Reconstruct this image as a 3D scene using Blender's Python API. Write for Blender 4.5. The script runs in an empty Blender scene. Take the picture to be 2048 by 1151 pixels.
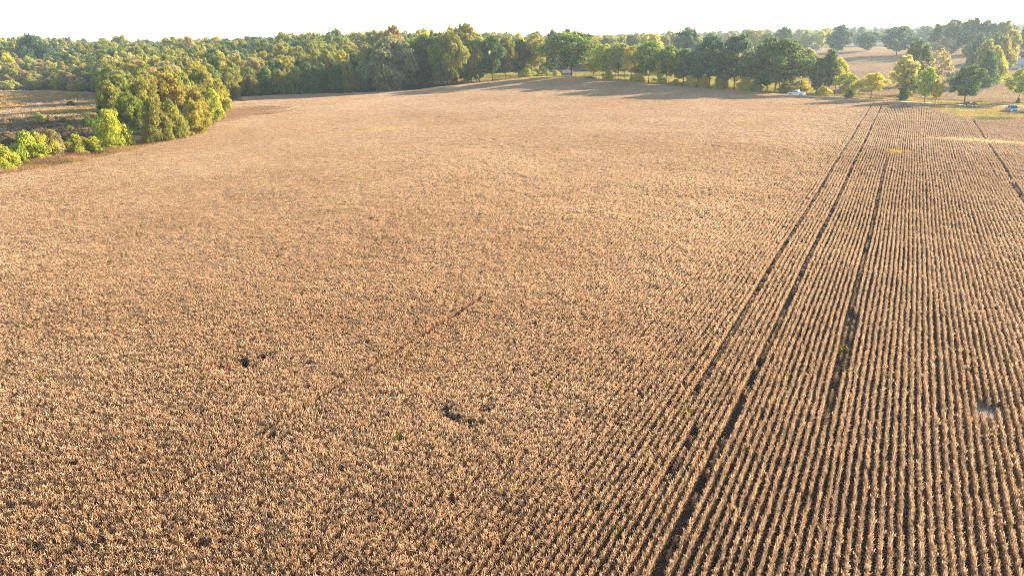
import bpy, bmesh, math, random
import numpy as np
from mathutils import Vector, Matrix

R = math.radians
rng = np.random.default_rng(7)
random.seed(7)
scene = bpy.context.scene
C = scene.collection

# ------------------------------------------------------------------ camera
W_PX, H_PX, F_PX = 2048.0, 1151.0, 1384.0
CAM = np.array([0.0, 0.0, 20.6])
PITCH, ROLL = R(19.77), R(0.80)
FWD = np.array([0, math.cos(PITCH), -math.sin(PITCH)])
RT0 = np.array([1.0, 0, 0])
UP0 = np.array([0, math.sin(PITCH), math.cos(PITCH)])
RT = RT0 * math.cos(ROLL) - UP0 * math.sin(ROLL)
UP = UP0 * math.cos(ROLL) + RT0 * math.sin(ROLL)
cam_d = bpy.data.cameras.new('camera')
cam_d.sensor_width = 36.0
cam_d.lens = 36.0 * F_PX / W_PX
cam_d.clip_start, cam_d.clip_end = 0.5, 12000.0
cam = bpy.data.objects.new('camera', cam_d)
C.objects.link(cam)
cam.matrix_world = Matrix(((RT[0], UP[0], -FWD[0], CAM[0]), (RT[1], UP[1], -FWD[1], CAM[1]),
                           (RT[2], UP[2], -FWD[2], CAM[2]), (0, 0, 0, 1)))
scene.camera = cam

# ------------------------------------------------------------------ sky, sun, exposure
SUN_AZ, SUN_EL = R(61.0), R(15.5)          # azimuth measured from +Y towards +X
world = bpy.data.worlds.new('World')
scene.world = world
world.use_nodes = True
wn = world.node_tree.nodes
wl = world.node_tree.links
wn.clear()
sky = wn.new('ShaderNodeTexSky')
sky.sky_type = 'NISHITA'
sky.sun_disc = False
sky.sun_elevation = SUN_EL
sky.sun_rotation = SUN_AZ
sky.air_density, sky.dust_density, sky.ozone_density = 1.0, 0.6, 1.0
bg = wn.new('ShaderNodeBackground')
bg.inputs['Strength'].default_value = 0.11
wo = wn.new('ShaderNodeOutputWorld')
wl.new(sky.outputs[0], bg.inputs[0])
wl.new(bg.outputs[0], wo.inputs[0])

sun_dir = np.array([math.sin(SUN_AZ) * math.cos(SUN_EL), math.cos(SUN_AZ) * math.cos(SUN_EL), math.sin(SUN_EL)])
sun_d = bpy.data.lights.new('sun', 'SUN')
sun_d.energy = 5.0
sun_d.angle = R(0.55)
sun_d.color = (1.0, 0.87, 0.70)
sun = bpy.data.objects.new('sun', sun_d)
C.objects.link(sun)
sun.location = (100, 80, 120)
sun.rotation_euler = Vector(sun_dir).to_track_quat('Z', 'Y').to_euler()

scene.view_settings.view_transform = 'Standard'
scene.view_settings.look = 'None'
scene.view_settings.gamma = 1.0
scene.view_settings.exposure = 2.2
scene.view_settings.use_curve_mapping = False
cy = scene.cycles
scene.cycles.filter_width = 0.9
cy.max_bounces = 5
cy.diffuse_bounces = 3
cy.glossy_bounces = 2
cy.transmission_bounces = 3
cy.volume_bounces = 0
cy.transparent_max_bounces = 6
cy.use_adaptive_sampling = False
cy.use_denoising = True
try:
    cy.denoiser = 'OPENIMAGEDENOISE'
    cy.denoising_input_passes = 'RGB_ALBEDO_NORMAL'
    cy.denoising_prefilter = 'NONE'
except Exception:
    pass
cy.sample_clamp_indirect = 6.0

# ------------------------------------------------------------------ picture <-> place
def ray(px, py):
    d = FWD * F_PX + RT * (px - W_PX / 2) + UP * (H_PX / 2 - py)
    return d / np.linalg.norm(d)

def project(p):
    d = np.asarray(p, float) - CAM
    z = d @ FWD
    return W_PX / 2 + F_PX * (d @ RT) / z, H_PX / 2 - F_PX * (d @ UP) / z, z

def at_z(px, py, z):
    d = ray(px, py)
    t = (z - CAM[2]) / d[2]
    return CAM + d * t

# terrain: a thin plate through surveyed heights
_ctl = [(-60, 0, 0), (0, 0, 0), (60, 0, 0), (-150, 20, -.5), (150, 20, 0), (0, -150, 0), (-200, -100, 0), (200, -100, 0)]
for px, py, z in [(0, 1100, 0), (1024, 1100, 0), (2048, 1100, 0), (0, 700, 0), (1024, 700, 0), (2048, 700, 0),
                  (1024, 400, .2), (1500, 400, 0), (2048, 400, 0), (2048, 300, 0), (1800, 250, 0), (400, 420, 0), (0, 420, -.2),
                  (1145, 156, 4.4), (1300, 168, 2.9), (1400, 177, 1.7), (1549, 189, .5), (1650, 195, 0), (1850, 205, 0), (2040, 213, 0),
                  (1000, 166, 3.2), (835, 183, 1.0), (640, 191, 0.1), (480, 196, 0), (300, 297, 0), (0, 355, -.3),
                  (100, 200, -.6), (1975, 147, 1.6), (700, 260, .2), (1200, 230, .9)]:
    q = at_z(px, py, z)
    _ctl.append((q[0], q[1], z))
_ctl += [(45, 345, 1.6), (95, 345, .4), (-20, 345, 2.5), (257, 545, 8.3), (300, 530, 7.8), (320, 430, 5.6), (150, 420, 2.6),
         (420, 620, 8.5), (150, 620, 6.0), (-150, 420, 0.5), (-250, 380, -.5), (-350, 500, 1.0), (-100, 600, 3.0), (-420, 300, -1),
         (0, 800, 4.5), (400, 900, 9.0), (-500, 800, 4.0), (800, 900, 11), (1500, 1500, 9), (0, 1600, 5), (-1500, 1500, 5),
         (2500, 400, 8), (-2500, 300, 3), (2500, 3000, 8), (0, 3500, 6), (-2500, 3000, 6), (700, 200, 2), (-800, 100, -1), (0, -800, 0),
         (2000, -800, 2), (-2000, -800, 0)]
_ctl = np.array(_ctl, float)
def _U(r2):
    return np.where(r2 > 1e-9, r2 * np.log(np.maximum(r2, 1e-9)), 0.0)
_S = 100.0
_P = _ctl[:, :2] / _S
_K = _U(((_P[:, None] - _P[None]) ** 2).sum(-1)) + np.eye(len(_P)) * 0.002
_A = np.zeros((len(_P) + 3, len(_P) + 3))
_A[:len(_P), :len(_P)] = _K
_A[:len(_P), len(_P)] = 1
_A[:len(_P), len(_P) + 1:] = _P
_A[len(_P):, :len(_P)] = _A[:len(_P), len(_P):].T
_w = np.linalg.solve(_A, np.concatenate([_ctl[:, 2], [0, 0, 0]]))
def tz(x, y):
    x = np.atleast_1d(np.asarray(x, float)); y = np.atleast_1d(np.asarray(y, float))
    out = np.empty(x.shape)
    xf, yf, of = x.ravel(), y.ravel(), out.ravel()
    n = len(_P)
    for i in range(0, len(xf), 20000):
        p = np.stack([xf[i:i + 20000], yf[i:i + 20000]], 1) / _S
        d2 = (p ** 2).sum(1)[:, None] + (_P ** 2).sum(1)[None] - 2 * p @ _P.T
        of[i:i + 20000] = _U(np.maximum(d2, 0)) @ _w[:n] + _w[n] + p @ _w[n + 1:]
    return np.clip(of.reshape(x.shape), -4, 15)
def tz1(x, y):
    return float(tz(x, y)[0])

def at(px, py):
    """where the line of sight through a picture point meets the ground"""
    d = ray(px, py)
    t = np.concatenate([np.arange(15, 900, 1.5), np.arange(900, 3000, 10)])
    P = CAM[None] + d[None] * t[:, None]
    below = P[:, 2] < tz(P[:, 0], P[:, 1])
    k = int(np.argmax(below)) if below.any() else len(t) - 1
    a, b = t[max(k - 1, 0)], t[k]
    for _ in range(14):
        m = (a + b) / 2
        p = CAM + d * m
        if p[2] < tz1(p[0], p[1]): b = m
        else: a = m
    p = CAM + d * b
    return np.array([p[0], p[1], tz1(p[0], p[1])])

def bearing(px, dist):
    d = ray(px, 120.0)[:2]
    d = d / np.linalg.norm(d)
    x, y = d * dist
    return np.array([x, y, tz1(x, y)])

def size_from_picture(base, top_py, w_px):
    lo, hi = 0.2, 60.0
    for _ in range(30):
        m = (lo + hi) / 2
        if project(base + np.array([0, 0, m]))[1] > top_py: lo = m
        else: hi = m
    return lo, w_px * project(base)[2] / F_PX

def in_poly(poly, x, y):
    poly = np.asarray(poly, float)
    c = np.zeros(x.shape, bool)
    j = len(poly) - 1
    for i in range(len(poly)):
        xi, yi = poly[i]; xj, yj = poly[j]
        m = ((yi > y) != (yj > y)) & (x < (xj - xi) * (y - yi) / (yj - yi + 1e-12) + xi)
        c ^= m
        j = i
    return c

def vnoise(x, y, scale, seed):
    """smooth value noise 0..1"""
    x = x / scale; y = y / scale
    xi = np.floor(x).astype(np.int64); yi = np.floor(y).astype(np.int64)
    fx = x - xi; fy = y - yi
    fx = fx * fx * (3 - 2 * fx); fy = fy * fy * (3 - 2 * fy)
    def h(a, b):
        n = (a * 374761393 + b * 668265263 + seed * 1442695041) & 0x7fffffff
        n = ((n ^ (n >> 13)) * 1274126177) & 0x7fffffff
        return ((n ^ (n >> 16)) & 0xffff) / 65535.0
    a = h(xi, yi) * (1 - fx) + h(xi + 1, yi) * fx
    b = h(xi, yi + 1) * (1 - fx) + h(xi + 1, yi + 1) * fx
    return a * (1 - fy) + b * fy

# ------------------------------------------------------------------ helpers
def tag(o, label=None, cat=None, group=None, kind=None):
    if label: o['label'] = label
    if cat: o['category'] = cat
    if group: o['group'] = group
    if kind: o['kind'] = kind
    return o

def link(o, parent=None):
    C.objects.link(o)
    if parent is not None: o.parent = parent
    return o

def empty(name, loc, rz=0.0):
    o = bpy.data.objects.new(name, None)
    o.empty_display_size = 0.3
    o.location = loc
    o.rotation_euler = (0, 0, rz)
    return link(o)

def mesh_from(name, V, Q, mats=(), tint=None, smooth=False):
    """V (n,3), Q (m,4 or 3)"""
    V = np.asarray(V, np.float32); Q = np.asarray(Q, np.int32)
    me = bpy.data.meshes.new(name)
    k = Q.shape[1]
    me.vertices.add(len(V)); me.vertices.foreach_set('co', V.ravel())
    me.loops.add(Q.size); me.loops.foreach_set('vertex_index', Q.ravel())
    me.polygons.add(len(Q)); me.polygons.foreach_set('loop_start', np.arange(0, Q.size, k, dtype=np.int32))
    me.polygons.foreach_set('loop_total', np.full(len(Q), k, np.int32))
    if smooth: me.polygons.foreach_set('use_smooth', np.ones(len(Q), bool))
    me.update(calc_edges=True)
    for m in mats: me.materials.append(m)
    if tint is not None:
        a = me.attributes.new('tint', 'FLOAT', 'FACE')
        a.data.foreach_set('value', np.asarray(tint, np.float32))
    return me

class MB:
    """collects boxes, tubes and prisms; build() links them as one mesh"""
    def __init__(self): self.v = []; self.f = []
    def add(self, verts, faces):
        o = len(self.v); self.v += [tuple(p) for p in verts]; self.f += [tuple(i + o for i in f) for f in faces]
    def box(self, x0, x1, y0, y1, z0, z1):
        self.add([(x0, y0, z0), (x1, y0, z0), (x1, y1, z0), (x0, y1, z0), (x0, y0, z1), (x1, y0, z1), (x1, y1, z1), (x0, y1, z1)],
                 [(0, 3, 2, 1), (4, 5, 6, 7), (0, 1, 5, 4), (1, 2, 6, 5), (2, 3, 7, 6), (3, 0, 4, 7)])
    def prism(self, prof, y0, y1, inset=None):
        """profile in (x,z) swept along y"""
        n = len(prof)
        self.add([(x, y0, z) for x, z in prof] + [(x, y1, z) for x, z in prof],
                 [tuple(range(n)), tuple(range(2 * n - 1, n - 1, -1))] + [(i, i + n, (i + 1) % n + n, (i + 1) % n) for i in range(n)])
    def tube(self, pts, rad, n=8, cap=True):
        pts = [Vector(p) for p in pts]
        if not hasattr(rad, '__len__'): rad = [rad] * len(pts)
        rings = []
        for i, p in enumerate(pts):
            t = (pts[min(i + 1, len(pts) - 1)] - pts[max(i - 1, 0)]).normalized()
            a = t.cross(Vector((0, 0, 1)) if abs(t.z) < .9 else Vector((1, 0, 0))).normalized(); b = t.cross(a)
            rings.append([p + (a * math.cos(2 * math.pi * k / n) + b * math.sin(2 * math.pi * k / n)) * rad[i] for k in range(n)])
        vs = [q for r_ in rings for q in r_]
        fs = []
        for i in range(len(pts) - 1):
            for k in range(n): fs.append((i * n + k, i * n + (k + 1) % n, (i + 1) * n + (k + 1) % n, (i + 1) * n + k))
        if cap:
            fs.append(tuple(range(n - 1, -1, -1))); fs.append(tuple((len(pts) - 1) * n + k for k in range(n)))
        self.add(vs, fs)
    def mesh(self, name, mat, bevel=0.0, smooth=False):
        me = bpy.data.meshes.new(name)
        me.from_pydata(self.v, [], self.f)
        bm = bmesh.new(); bm.from_mesh(me)
        bmesh.ops.recalc_face_normals(bm, faces=bm.faces)
        if bevel: bmesh.ops.bevel(bm, geom=list(bm.edges), offset=bevel, segments=2, affect='EDGES', clamp_overlap=True)
        bm.to_mesh(me); bm.free()
        if smooth:
            for p in me.polygons: p.use_smooth = True
        me.materials.append(mat)
        return me
    def build(self, name, mat, parent=None, bevel=0.0, smooth=False):
        return link(bpy.data.objects.new(name, self.mesh(name, mat, bevel, smooth)), parent)

# ------------------------------------------------------------------ materials
def new_mat(name):
    m = bpy.data.materials.new(name); m.use_nodes = True
    m.node_tree.nodes.clear()
    return m, m.node_tree.nodes, m.node_tree.links

def flat_mat(name, col, rough=.6, metal=0.0, var=.12, scale=6.0, spec=.4):
    m, n, l = new_mat(name)
    b = n.new('ShaderNodeBsdfPrincipled'); o = n.new('ShaderNodeOutputMaterial')
    tc = n.new('ShaderNodeTexCoord'); nz = n.new('ShaderNodeTexNoise'); nz.inputs['Scale'].default_value = scale
    nz.inputs['Detail'].default_value = 5
    rp = n.new('ShaderNodeValToRGB')
    rp.color_ramp.elements[0].position = .3; rp.color_ramp.elements[1].position = .7
    rp.color_ramp.elements[0].color = (*[c * (1 - var) for c in col], 1); rp.color_ramp.elements[1].color = (*[min(1, c * (1 + var)) for c in col], 1)
    l.new(tc.outputs['Object'], nz.inputs['Vector']); l.new(nz.outputs[0], rp.inputs[0]); l.new(rp.outputs[0], b.inputs['Base Color'])
    b.inputs['Roughness'].default_value = rough; b.inputs['Metallic'].default_value = metal
    b.inputs['Specular IOR Level'].default_value = spec
    l.new(b.outputs[0], o.inputs[0])
    return m

def leaf_mat(name, trans=.5, use_object=True, col=(.1, .1, .04), instancer=None, var=.55):
    """leaves: colour of the tree, each leaf a little different, light shining through"""
    m, n, l = new_mat(name)
    o = n.new('ShaderNodeOutputMaterial')
    at_ = n.new('ShaderNodeAttribute'); at_.attribute_name = 'tint'; at_.attribute_type = 'GEOMETRY'
    if instancer:
        c = n.new('ShaderNodeAttribute'); c.attribute_type = 'INSTANCER'; c.attribute_name = instancer; cs = c.outputs['Color']
    elif use_object:
        c = n.new('ShaderNodeObjectInfo'); cs = c.outputs['Color']
    else:
        c = n.new('ShaderNodeRGB'); c.outputs[0].default_value = (*col, 1); cs = c.outputs[0]
    hs = n.new('ShaderNodeHueSaturation')
    mh = n.new('ShaderNodeMapRange'); mh.inputs['To Min'].default_value = .535; mh.inputs['To Max'].default_value = .465
    mv = n.new('ShaderNodeMapRange'); mv.inputs['To Min'].default_value = 1 - var; mv.inputs['To Max'].default_value = 1 + var
    l.new(at_.outputs['Fac'], mh.inputs['Value']); l.new(at_.outputs['Fac'], mv.inputs['Value'])
    l.new(mh.outputs[0], hs.inputs['Hue']); l.new(mv.outputs[0], hs.inputs['Value']); l.new(cs, hs.inputs['Color'])
    d = n.new('ShaderNodeBsdfDiffuse'); t = n.new('ShaderNodeBsdfTranslucent'); mx = n.new('ShaderNodeMixShader'); mx.inputs[0].default_value = trans
    l.new(hs.outputs[0], d.inputs[0]); l.new(hs.outputs[0], t.inputs[0])
    l.new(d.outputs[0], mx.inputs[1]); l.new(t.outputs[0], mx.inputs[2]); l.new(mx.outputs[0], o.inputs[0])
    return m

M_LEAF = leaf_mat('leaf')
M_LEAF_I = leaf_mat('leaf_wood', instancer='tcol')
M_GRASS = leaf_mat('grass_blade', trans=.35, instancer='tcol', var=.4)
M_BARK = flat_mat('bark', (.085, .065, .05), .9, var=.35, scale=3, spec=.1)
M_PALEBARK = flat_mat('pale_bark', (.22, .18, .14), .9, var=.3, scale=3, spec=.1)

def crop_mat():
    m, n, l = new_mat('dry_crop')
    o = n.new('ShaderNodeOutputMaterial')
    a = n.new('ShaderNodeAttribute'); a.attribute_name = 'tint'
    c = n.new('ShaderNodeAttribute'); c.attribute_type = 'INSTANCER'; c.attribute_name = 'tcol'
    rp = n.new('ShaderNodeValToRGB')
    e = rp.color_ramp.elements
    e[0].position = 0; e[0].color = (.44, .34, .25, 1)  # dark end of the tint: brown shade put into the colour
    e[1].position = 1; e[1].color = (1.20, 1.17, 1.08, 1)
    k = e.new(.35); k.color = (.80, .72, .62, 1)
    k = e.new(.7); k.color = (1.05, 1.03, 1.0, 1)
    mu = n.new('ShaderNodeMix'); mu.data_type = 'RGBA'; mu.blend_type = 'MULTIPLY'; mu.inputs[0].default_value = 1.0
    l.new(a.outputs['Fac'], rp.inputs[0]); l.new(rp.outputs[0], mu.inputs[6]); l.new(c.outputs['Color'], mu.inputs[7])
    d = n.new('ShaderNodeBsdfDiffuse'); t = n.new('ShaderNodeBsdfTranslucent'); mx = n.new('ShaderNodeMixShader'); mx.inputs[0].default_value = .28
    for s in (d, t): l.new(mu.outputs[2], s.inputs[0])
    l.new(d.outputs[0], mx.inputs[1]); l.new(t.outputs[0], mx.inputs[2]); l.new(mx.outputs[0], o.inputs[0])
    return m
M_CROP = crop_mat()

def ground_mat():
    m, n, l = new_mat('ground')
    o = n.new('ShaderNodeOutputMaterial'); b = n.new('ShaderNodeBsdfPrincipled')
    b.inputs['Roughness'].default_value = .95; b.inputs['Specular IOR Level'].default_value = .05
    a = n.new('ShaderNodeAttribute'); a.attribute_name = 'soil'
    g = n.new('ShaderNodeNewGeometry')
    n1 = n.new('ShaderNodeTexNoise'); n1.inputs['Scale'].default_value = .35; n1.inputs['Detail'].default_value = 8; n1.inputs['Roughness'].default_value = .65
    n2 = n.new('ShaderNodeTexNoise'); n2.inputs['Scale'].default_value = 6.0; n2.inputs['Detail'].default_value = 6; n2.inputs['Roughness'].default_value = .7
    l.new(g.outputs['Position'], n1.inputs['Vector']); l.new(g.outputs['Position'], n2.inputs['Vector'])
    ad = n.new('ShaderNodeMath'); ad.operation = 'ADD'; l.new(n1.outputs[0], ad.inputs[0]); l.new(n2.outputs[0], ad.inputs[1])
    mr = n.new('ShaderNodeMapRange'); mr.inputs['From Min'].default_value = .7; mr.inputs['From Max'].default_value = 1.3
    mr.inputs['To Min'].default_value = .55; mr.inputs['To Max'].default_value = 1.45
    l.new(ad.outputs[0], mr.inputs['Value'])
    mu = n.new('ShaderNodeMix'); mu.data_type = 'RGBA'; mu.blend_type = 'MULTIPLY'; mu.inputs[0].default_value = 1.0
    l.new(a.outputs['Color'], mu.inputs[6]); l.new(mr.outputs[0], mu.inputs[7]); l.new(mu.outputs[2], b.inputs['Base Color'])
    bp = n.new('ShaderNodeBump'); bp.inputs['Strength'].default_value = .8; bp.inputs['Distance'].default_value = .15
    l.new(n2.outputs[0], bp.inputs['Height']); l.new(bp.outputs[0], b.inputs['Normal'])
    l.new(b.outputs[0], o.inputs[0])
    return m
M_GROUND = ground_mat()

# ------------------------------------------------------------------ lay of the land (regions, plan view)
def pts(*pp): return [tuple(at(px, py)[:2]) for px, py in pp]
FIELD = pts((0, 357), (130, 337), (290, 300), (352, 285), (418, 266), (440, 236), (457, 212), (482, 197), (640, 191), (760, 187), (835, 183), (920, 173), (1000, 165),
            (1080, 159), (1145, 157.5), (1220, 164), (1300, 171), (1400, 179.5), (1500, 187.5), (1600, 196), (1700, 201), (1790, 207), (1850, 217), (1900, 232), (1960, 246), (2047, 245))
_b = at(2047, 245)
FIELD += [(_b[0] + 60, _b[1] - 45), (140, -10), (-60, -10), (-130, 60)]
ROAD = [at(px, py) for px, py in ((1500, 185.2), (1560, 187.5), (1592, 189.8), (1650, 193.5), (1700, 196), (1790, 202), (1850, 206), (1930, 210.5), (2047, 212.5))]
_d = ROAD[-1] - ROAD[-2]
ROAD.append(ROAD[-1] + _d * 2.5)
ROAD.insert(0, ROAD[0] - (ROAD[1] - ROAD[0]) * 2.0)
FIELD2 = [tuple(at(px, py)[:2]) for px, py in ((1640, 185), (1750, 193), (1850, 199), (1950, 206), (2047, 209))]
FIELD2 += [(330, 190), (520, 330), (620, 560), (330, 640), (230, 640), (150, 420), (120, 330)]
MEADOW = pts((0, 353), (130, 333), (262, 300), (205, 230), (215, 188), (100, 183), (0, 183)) + [(-330, 300), (-300, 60), (-130, 60)]
LAWN = [tuple(at(px, py)[:2]) for px, py in ((1000, 162), (1145, 156), (1300, 168), (1400, 176), (1530, 186))] + [(150, 330), (110, 420), (-10, 420), (-25, 330)]

def build_ground():
    xs = np.concatenate([np.arange(-4200, -900, 300), np.arange(-900, -330, 30), np.arange(-330, 340, 2.6), np.arange(340, 900, 30), np.arange(900, 4300, 300)])
    ys = np.concatenate([np.arange(-1500, -60, 120), np.arange(-60, 480, 2.6), np.arange(480, 1000, 20), np.arange(1000, 5200, 300)])
    X, Y = np.meshgrid(xs, ys)
    Z = tz(X, Y)
    nx, ny = len(xs), len(ys)
    V = np.stack([X.ravel(), Y.ravel(), Z.ravel()], 1)
    i = (np.arange(ny - 1)[:, None] * nx + np.arange(nx - 1)[None]).ravel()
    Q = np.stack([i, i + 1, i + 1 + nx, i + nx], 1)
    me = mesh_from('ground', V, Q, [M_GROUND], smooth=True)
    x, y = V[:, 0], V[:, 1]
    col = np.tile(np.array([.055, .045, .028]), (len(V), 1))                 # leaf litter under the woods
    far = (np.hypot(x, y) > 900); col[far] = (.06, .06, .035)
    nz = vnoise(x, y, 14, 3)[:, None]
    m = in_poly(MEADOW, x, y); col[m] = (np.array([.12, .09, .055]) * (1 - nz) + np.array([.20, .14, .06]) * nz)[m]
    m = in_poly(LAWN, x, y); col[m] = (np.array([.20, .19, .05]) * (1 - nz) + np.array([.27, .21, .08]) * nz)[m]
    m = in_poly(FIELD2, x, y); col[m] = (np.array([.28, .20, .13]) * (1 - nz) + np.array([.32, .24, .16]) * nz)[m]
    # verge along the road
    rp = np.array([p[:2] for p in ROAD])
    dmin = np.full(len(V), 1e9)
    for a, b in zip(rp[:-1], rp[1:]):
        t = np.clip(((V[:, :2] - a) @ (b - a)) / ((b - a) @ (b - a)), 0, 1)
        dmin = np.minimum(dmin, np.linalg.norm(V[:, :2] - (a + t[:, None] * (b - a)), axis=1))
    m = (dmin < 14); col[m] = (np.array([.22, .19, .06]) * (1 - nz) + np.array([.32, .22, .09]) * nz)[m]
    m = in_poly(FIELD, x, y); col[m] = (np.array([.075, .054, .038]) * (1 - nz) + np.array([.11, .08, .055]) * nz)[m]
    ca = me.color_attributes.new('soil', 'FLOAT_COLOR', 'POINT')
    ca.data.foreach_set('color', np.concatenate([col, np.ones((len(V), 1))], 1).astype(np.float32).ravel())
    return tag(link(bpy.data.objects.new('ground', me)), kind='structure')
build_ground()

def build_road():
    P = []
    R_ = [Vector((p[0], p[1], 0)) for p in ROAD]
    dense = []
    for a, b in zip(R_[:-1], R_[1:]):
        k = max(2, int((b - a).length / 2.5))
        dense += [a.lerp(b, i / k) for i in range(k)]
    dense.append(R_[-1])
    V, F = [], []
    for i, p in enumerate(dense):
        t = (dense[min(i + 1, len(dense) - 1)] - dense[max(i - 1, 0)]).normalized()
        nn = Vector((-t.y, t.x, 0))
        for j, s in enumerate((-1.9, -1.0, 0, 1.0, 1.9)):
            w = s * (1 + .12 * math.sin(i * .7 + j) * (abs(s) > 1.5))
            q = p + nn * w
            V.append((q.x, q.y, tz1(q.x, q.y) + (.05 if abs(s) < 1.5 else .0) + .02))
    for i in range(len(dense) - 1):
        for j in range(4):
            F.append((i * 5 + j, i * 5 + j + 1, i * 5 + 6 + j, i * 5 + 5 + j))
    m = flat_mat('gravel', (.55, .50, .44), .95, var=.2, scale=1.3, spec=.05)
    o = link(bpy.data.objects.new('gravel_road', mesh_from('gravel_road', V, F, [m], smooth=True)))
    return tag(o, kind='structure')
build_road()

# ------------------------------------------------------------------ scattering (stuff only)
def scatter(name, pos, rz, scl, idx, col, protos, tilt=None):
    me = bpy.data.meshes.new(name)
    n = len(pos)
    me.vertices.add(n); me.vertices.foreach_set('co', np.asarray(pos, np.float32).ravel())
    rot = np.zeros((n, 3), np.float32); rot[:, 2] = rz
    if tilt is not None: rot[:, :2] = tilt
    def put(nm, typ, key, arr):
        a = me.attributes.new(nm, typ, 'POINT'); a.data.foreach_set(key, np.asarray(arr).ravel())
    put('rot', 'FLOAT_VECTOR', 'vector', rot)
    put('scl', 'FLOAT_VECTOR', 'vector', np.asarray(scl, np.float32))
    put('idx', 'INT', 'value', np.asarray(idx, np.int32))
    put('tcol', 'FLOAT_COLOR', 'color', np.concatenate([np.asarray(col), np.ones((n, 1))], 1).astype(np.float32))
    coll = bpy.data.collections.new(name + '_sources')
    for i, (pm) in enumerate(protos):
        coll.objects.link(bpy.data.objects.new('%s_source_%02d' % (name, i), pm))
    ng = bpy.data.node_groups.new(name, 'GeometryNodeTree')
    ng.interface.new_socket('Geometry', in_out='INPUT', socket_type='NodeSocketGeometry')
    ng.interface.new_socket('Geometry', in_out='OUTPUT', socket_type='NodeSocketGeometry')
    N, L = ng.nodes, ng.links
    gi, go = N.new('NodeGroupInput'), N.new('NodeGroupOutput')
    ci = N.new('GeometryNodeCollectionInfo'); ci.inputs['Collection'].default_value = coll
    ci.inputs['Separate Children'].default_value = True; ci.inputs['Reset Children'].default_value = True
    ip = N.new('GeometryNodeInstanceOnPoints'); ip.inputs['Pick Instance'].default_value = True
    def na(nm, typ):
        q = N.new('GeometryNodeInputNamedAttribute'); q.data_type = typ; q.inputs['Name'].default_value = nm
        return [s for s in q.outputs if s.enabled and s.name == 'Attribute'][0]
    L.new(gi.outputs[0], ip.inputs['Points']); L.new(ci.outputs[0], ip.inputs['Instance'])
    L.new(na('rot', 'FLOAT_VECTOR'), ip.inputs['Rotation']); L.new(na('scl', 'FLOAT_VECTOR'), ip.inputs['Scale'])
    L.new(na('idx', 'INT'), ip.inputs['Instance Index']); L.new(ip.outputs[0], go.inputs[0])
    o = link(bpy.data.objects.new(name, me))
    md = o.modifiers.new('scatter', 'NODES'); md.node_group = ng
    o['kind'] = 'stuff'
    return o

# ------------------------------------------------------------------ the ripe crop
def blades(n, base, top, width, lean, g):
    """n thin blades: base (n,3) to top (n,3)"""
    d = top - base
    side = np.stack([g.normal(size=n), g.normal(size=n), g.normal(size=n) * .3], 1)
    side -= d * ((side * d).sum(1) / np.maximum((d * d).sum(1), 1e-9))[:, None]
    side /= np.maximum(np.linalg.norm(side, axis=1), 1e-9)[:, None]
    w = side * (width[:, None] / 2)
    V = np.stack([base - w, base + w, top + w * .6, top - w * .6], 1).reshape(-1, 3)
    return V, np.arange(n * 4).reshape(n, 4)

def crop_proto(seed, length, n_plants, per, wmul, hgt=.70, spread=.042, sprigs=12):
    g = np.random.default_rng(seed)
    Vs, Qs, T, off = [], [], [], 0
    px = (np.arange(n_plants) + g.random(n_plants)) / n_plants * length - length / 2
    py = g.normal(size=n_plants) * spread * .25
    ph = hgt * (0.84 + .26 * g.random(n_plants))
    lx, ly = g.normal(size=n_plants) * .06, g.normal(size=n_plants) * .035
    b = np.stack([px, py, np.zeros(n_plants)], 1); t = np.stack([px + lx, py + ly, ph], 1)
    V, Q = blades(n_plants, b, t, np.full(n_plants, .014 * wmul), 0, g)
    Vs.append(V); Qs.append(Q); T.append(.2 + .4 * g.random(n_plants)); off = len(V)
    n = n_plants * per
    k = np.repeat(np.arange(n_plants), per)
    pt = g.random(n_plants)
    u = .12 + .84 * g.random(n) ** .72
    c = b[k] + (t - b)[k] * u[:, None]
    # pods and dry petioles stand up along the stem
    ang = g.random(n) * 2 * math.pi
    ln = (.09 + .13 * g.random(n)) * (0.8 + .25 * wmul)
    el = np.clip(g.normal(size=n) * .38 + 1.15, -.2, 1.55)
    d = np.stack([np.cos(ang) * np.cos(el), np.sin(ang) * np.cos(el) * .7, np.sin(el)], 1)
    rad = spread * (.2 + .8 * g.random(n)) * (1.1 - .5 * u)
    c = c + np.stack([np.cos(ang) * rad * .6, np.sin(ang) * rad, np.zeros(n)], 1)
    V, Q = blades(n, c, c + d * ln[:, None], (.014 + .016 * g.random(n)) * wmul, 0, g)
    Vs.append(V); Qs.append(Q + off); off += len(V)
    # straggling side stems and litter between the rows
    ns = int(sprigs * length / .5)
    sa = np.where(g.random(ns) < .5, 1, -1) * (math.pi / 2) + g.normal(size=ns) * .7
    sb = np.stack([(g.random(ns) - .5) * length, g.normal(size=ns) * .02, .03 + .34 * g.random(ns) ** 1.5], 1)
    sl = .08 + .15 * g.random(ns)
    se = sb + np.stack([np.cos(sa) * sl, np.sin(sa) * sl, (g.random(ns) - .25) * .12], 1)
    sb = sb + (se - sb) * .35
    V, Q = blades(ns, sb, se, (.012 + .014 * g.random(ns)) * wmul, 0, g)
    Vs.append(V); Qs.append(Q + off)
    T.append(np.clip(.30 + .28 * (pt[k] - .5) + .30 * u + .20 * g.normal(size=n), 0, 1))  # random tone, plus shade low in the rows painted in by stem height
    V = np.concatenate(Vs); Q = np.concatenate(Qs)
    V[:, 2] = np.maximum(V[:, 2], .01)
    return mesh_from('crop_plants', V, Q, [M_CROP], np.concatenate([T[0], T[1], .15 + .5 * g.random(ns)]))

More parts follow.
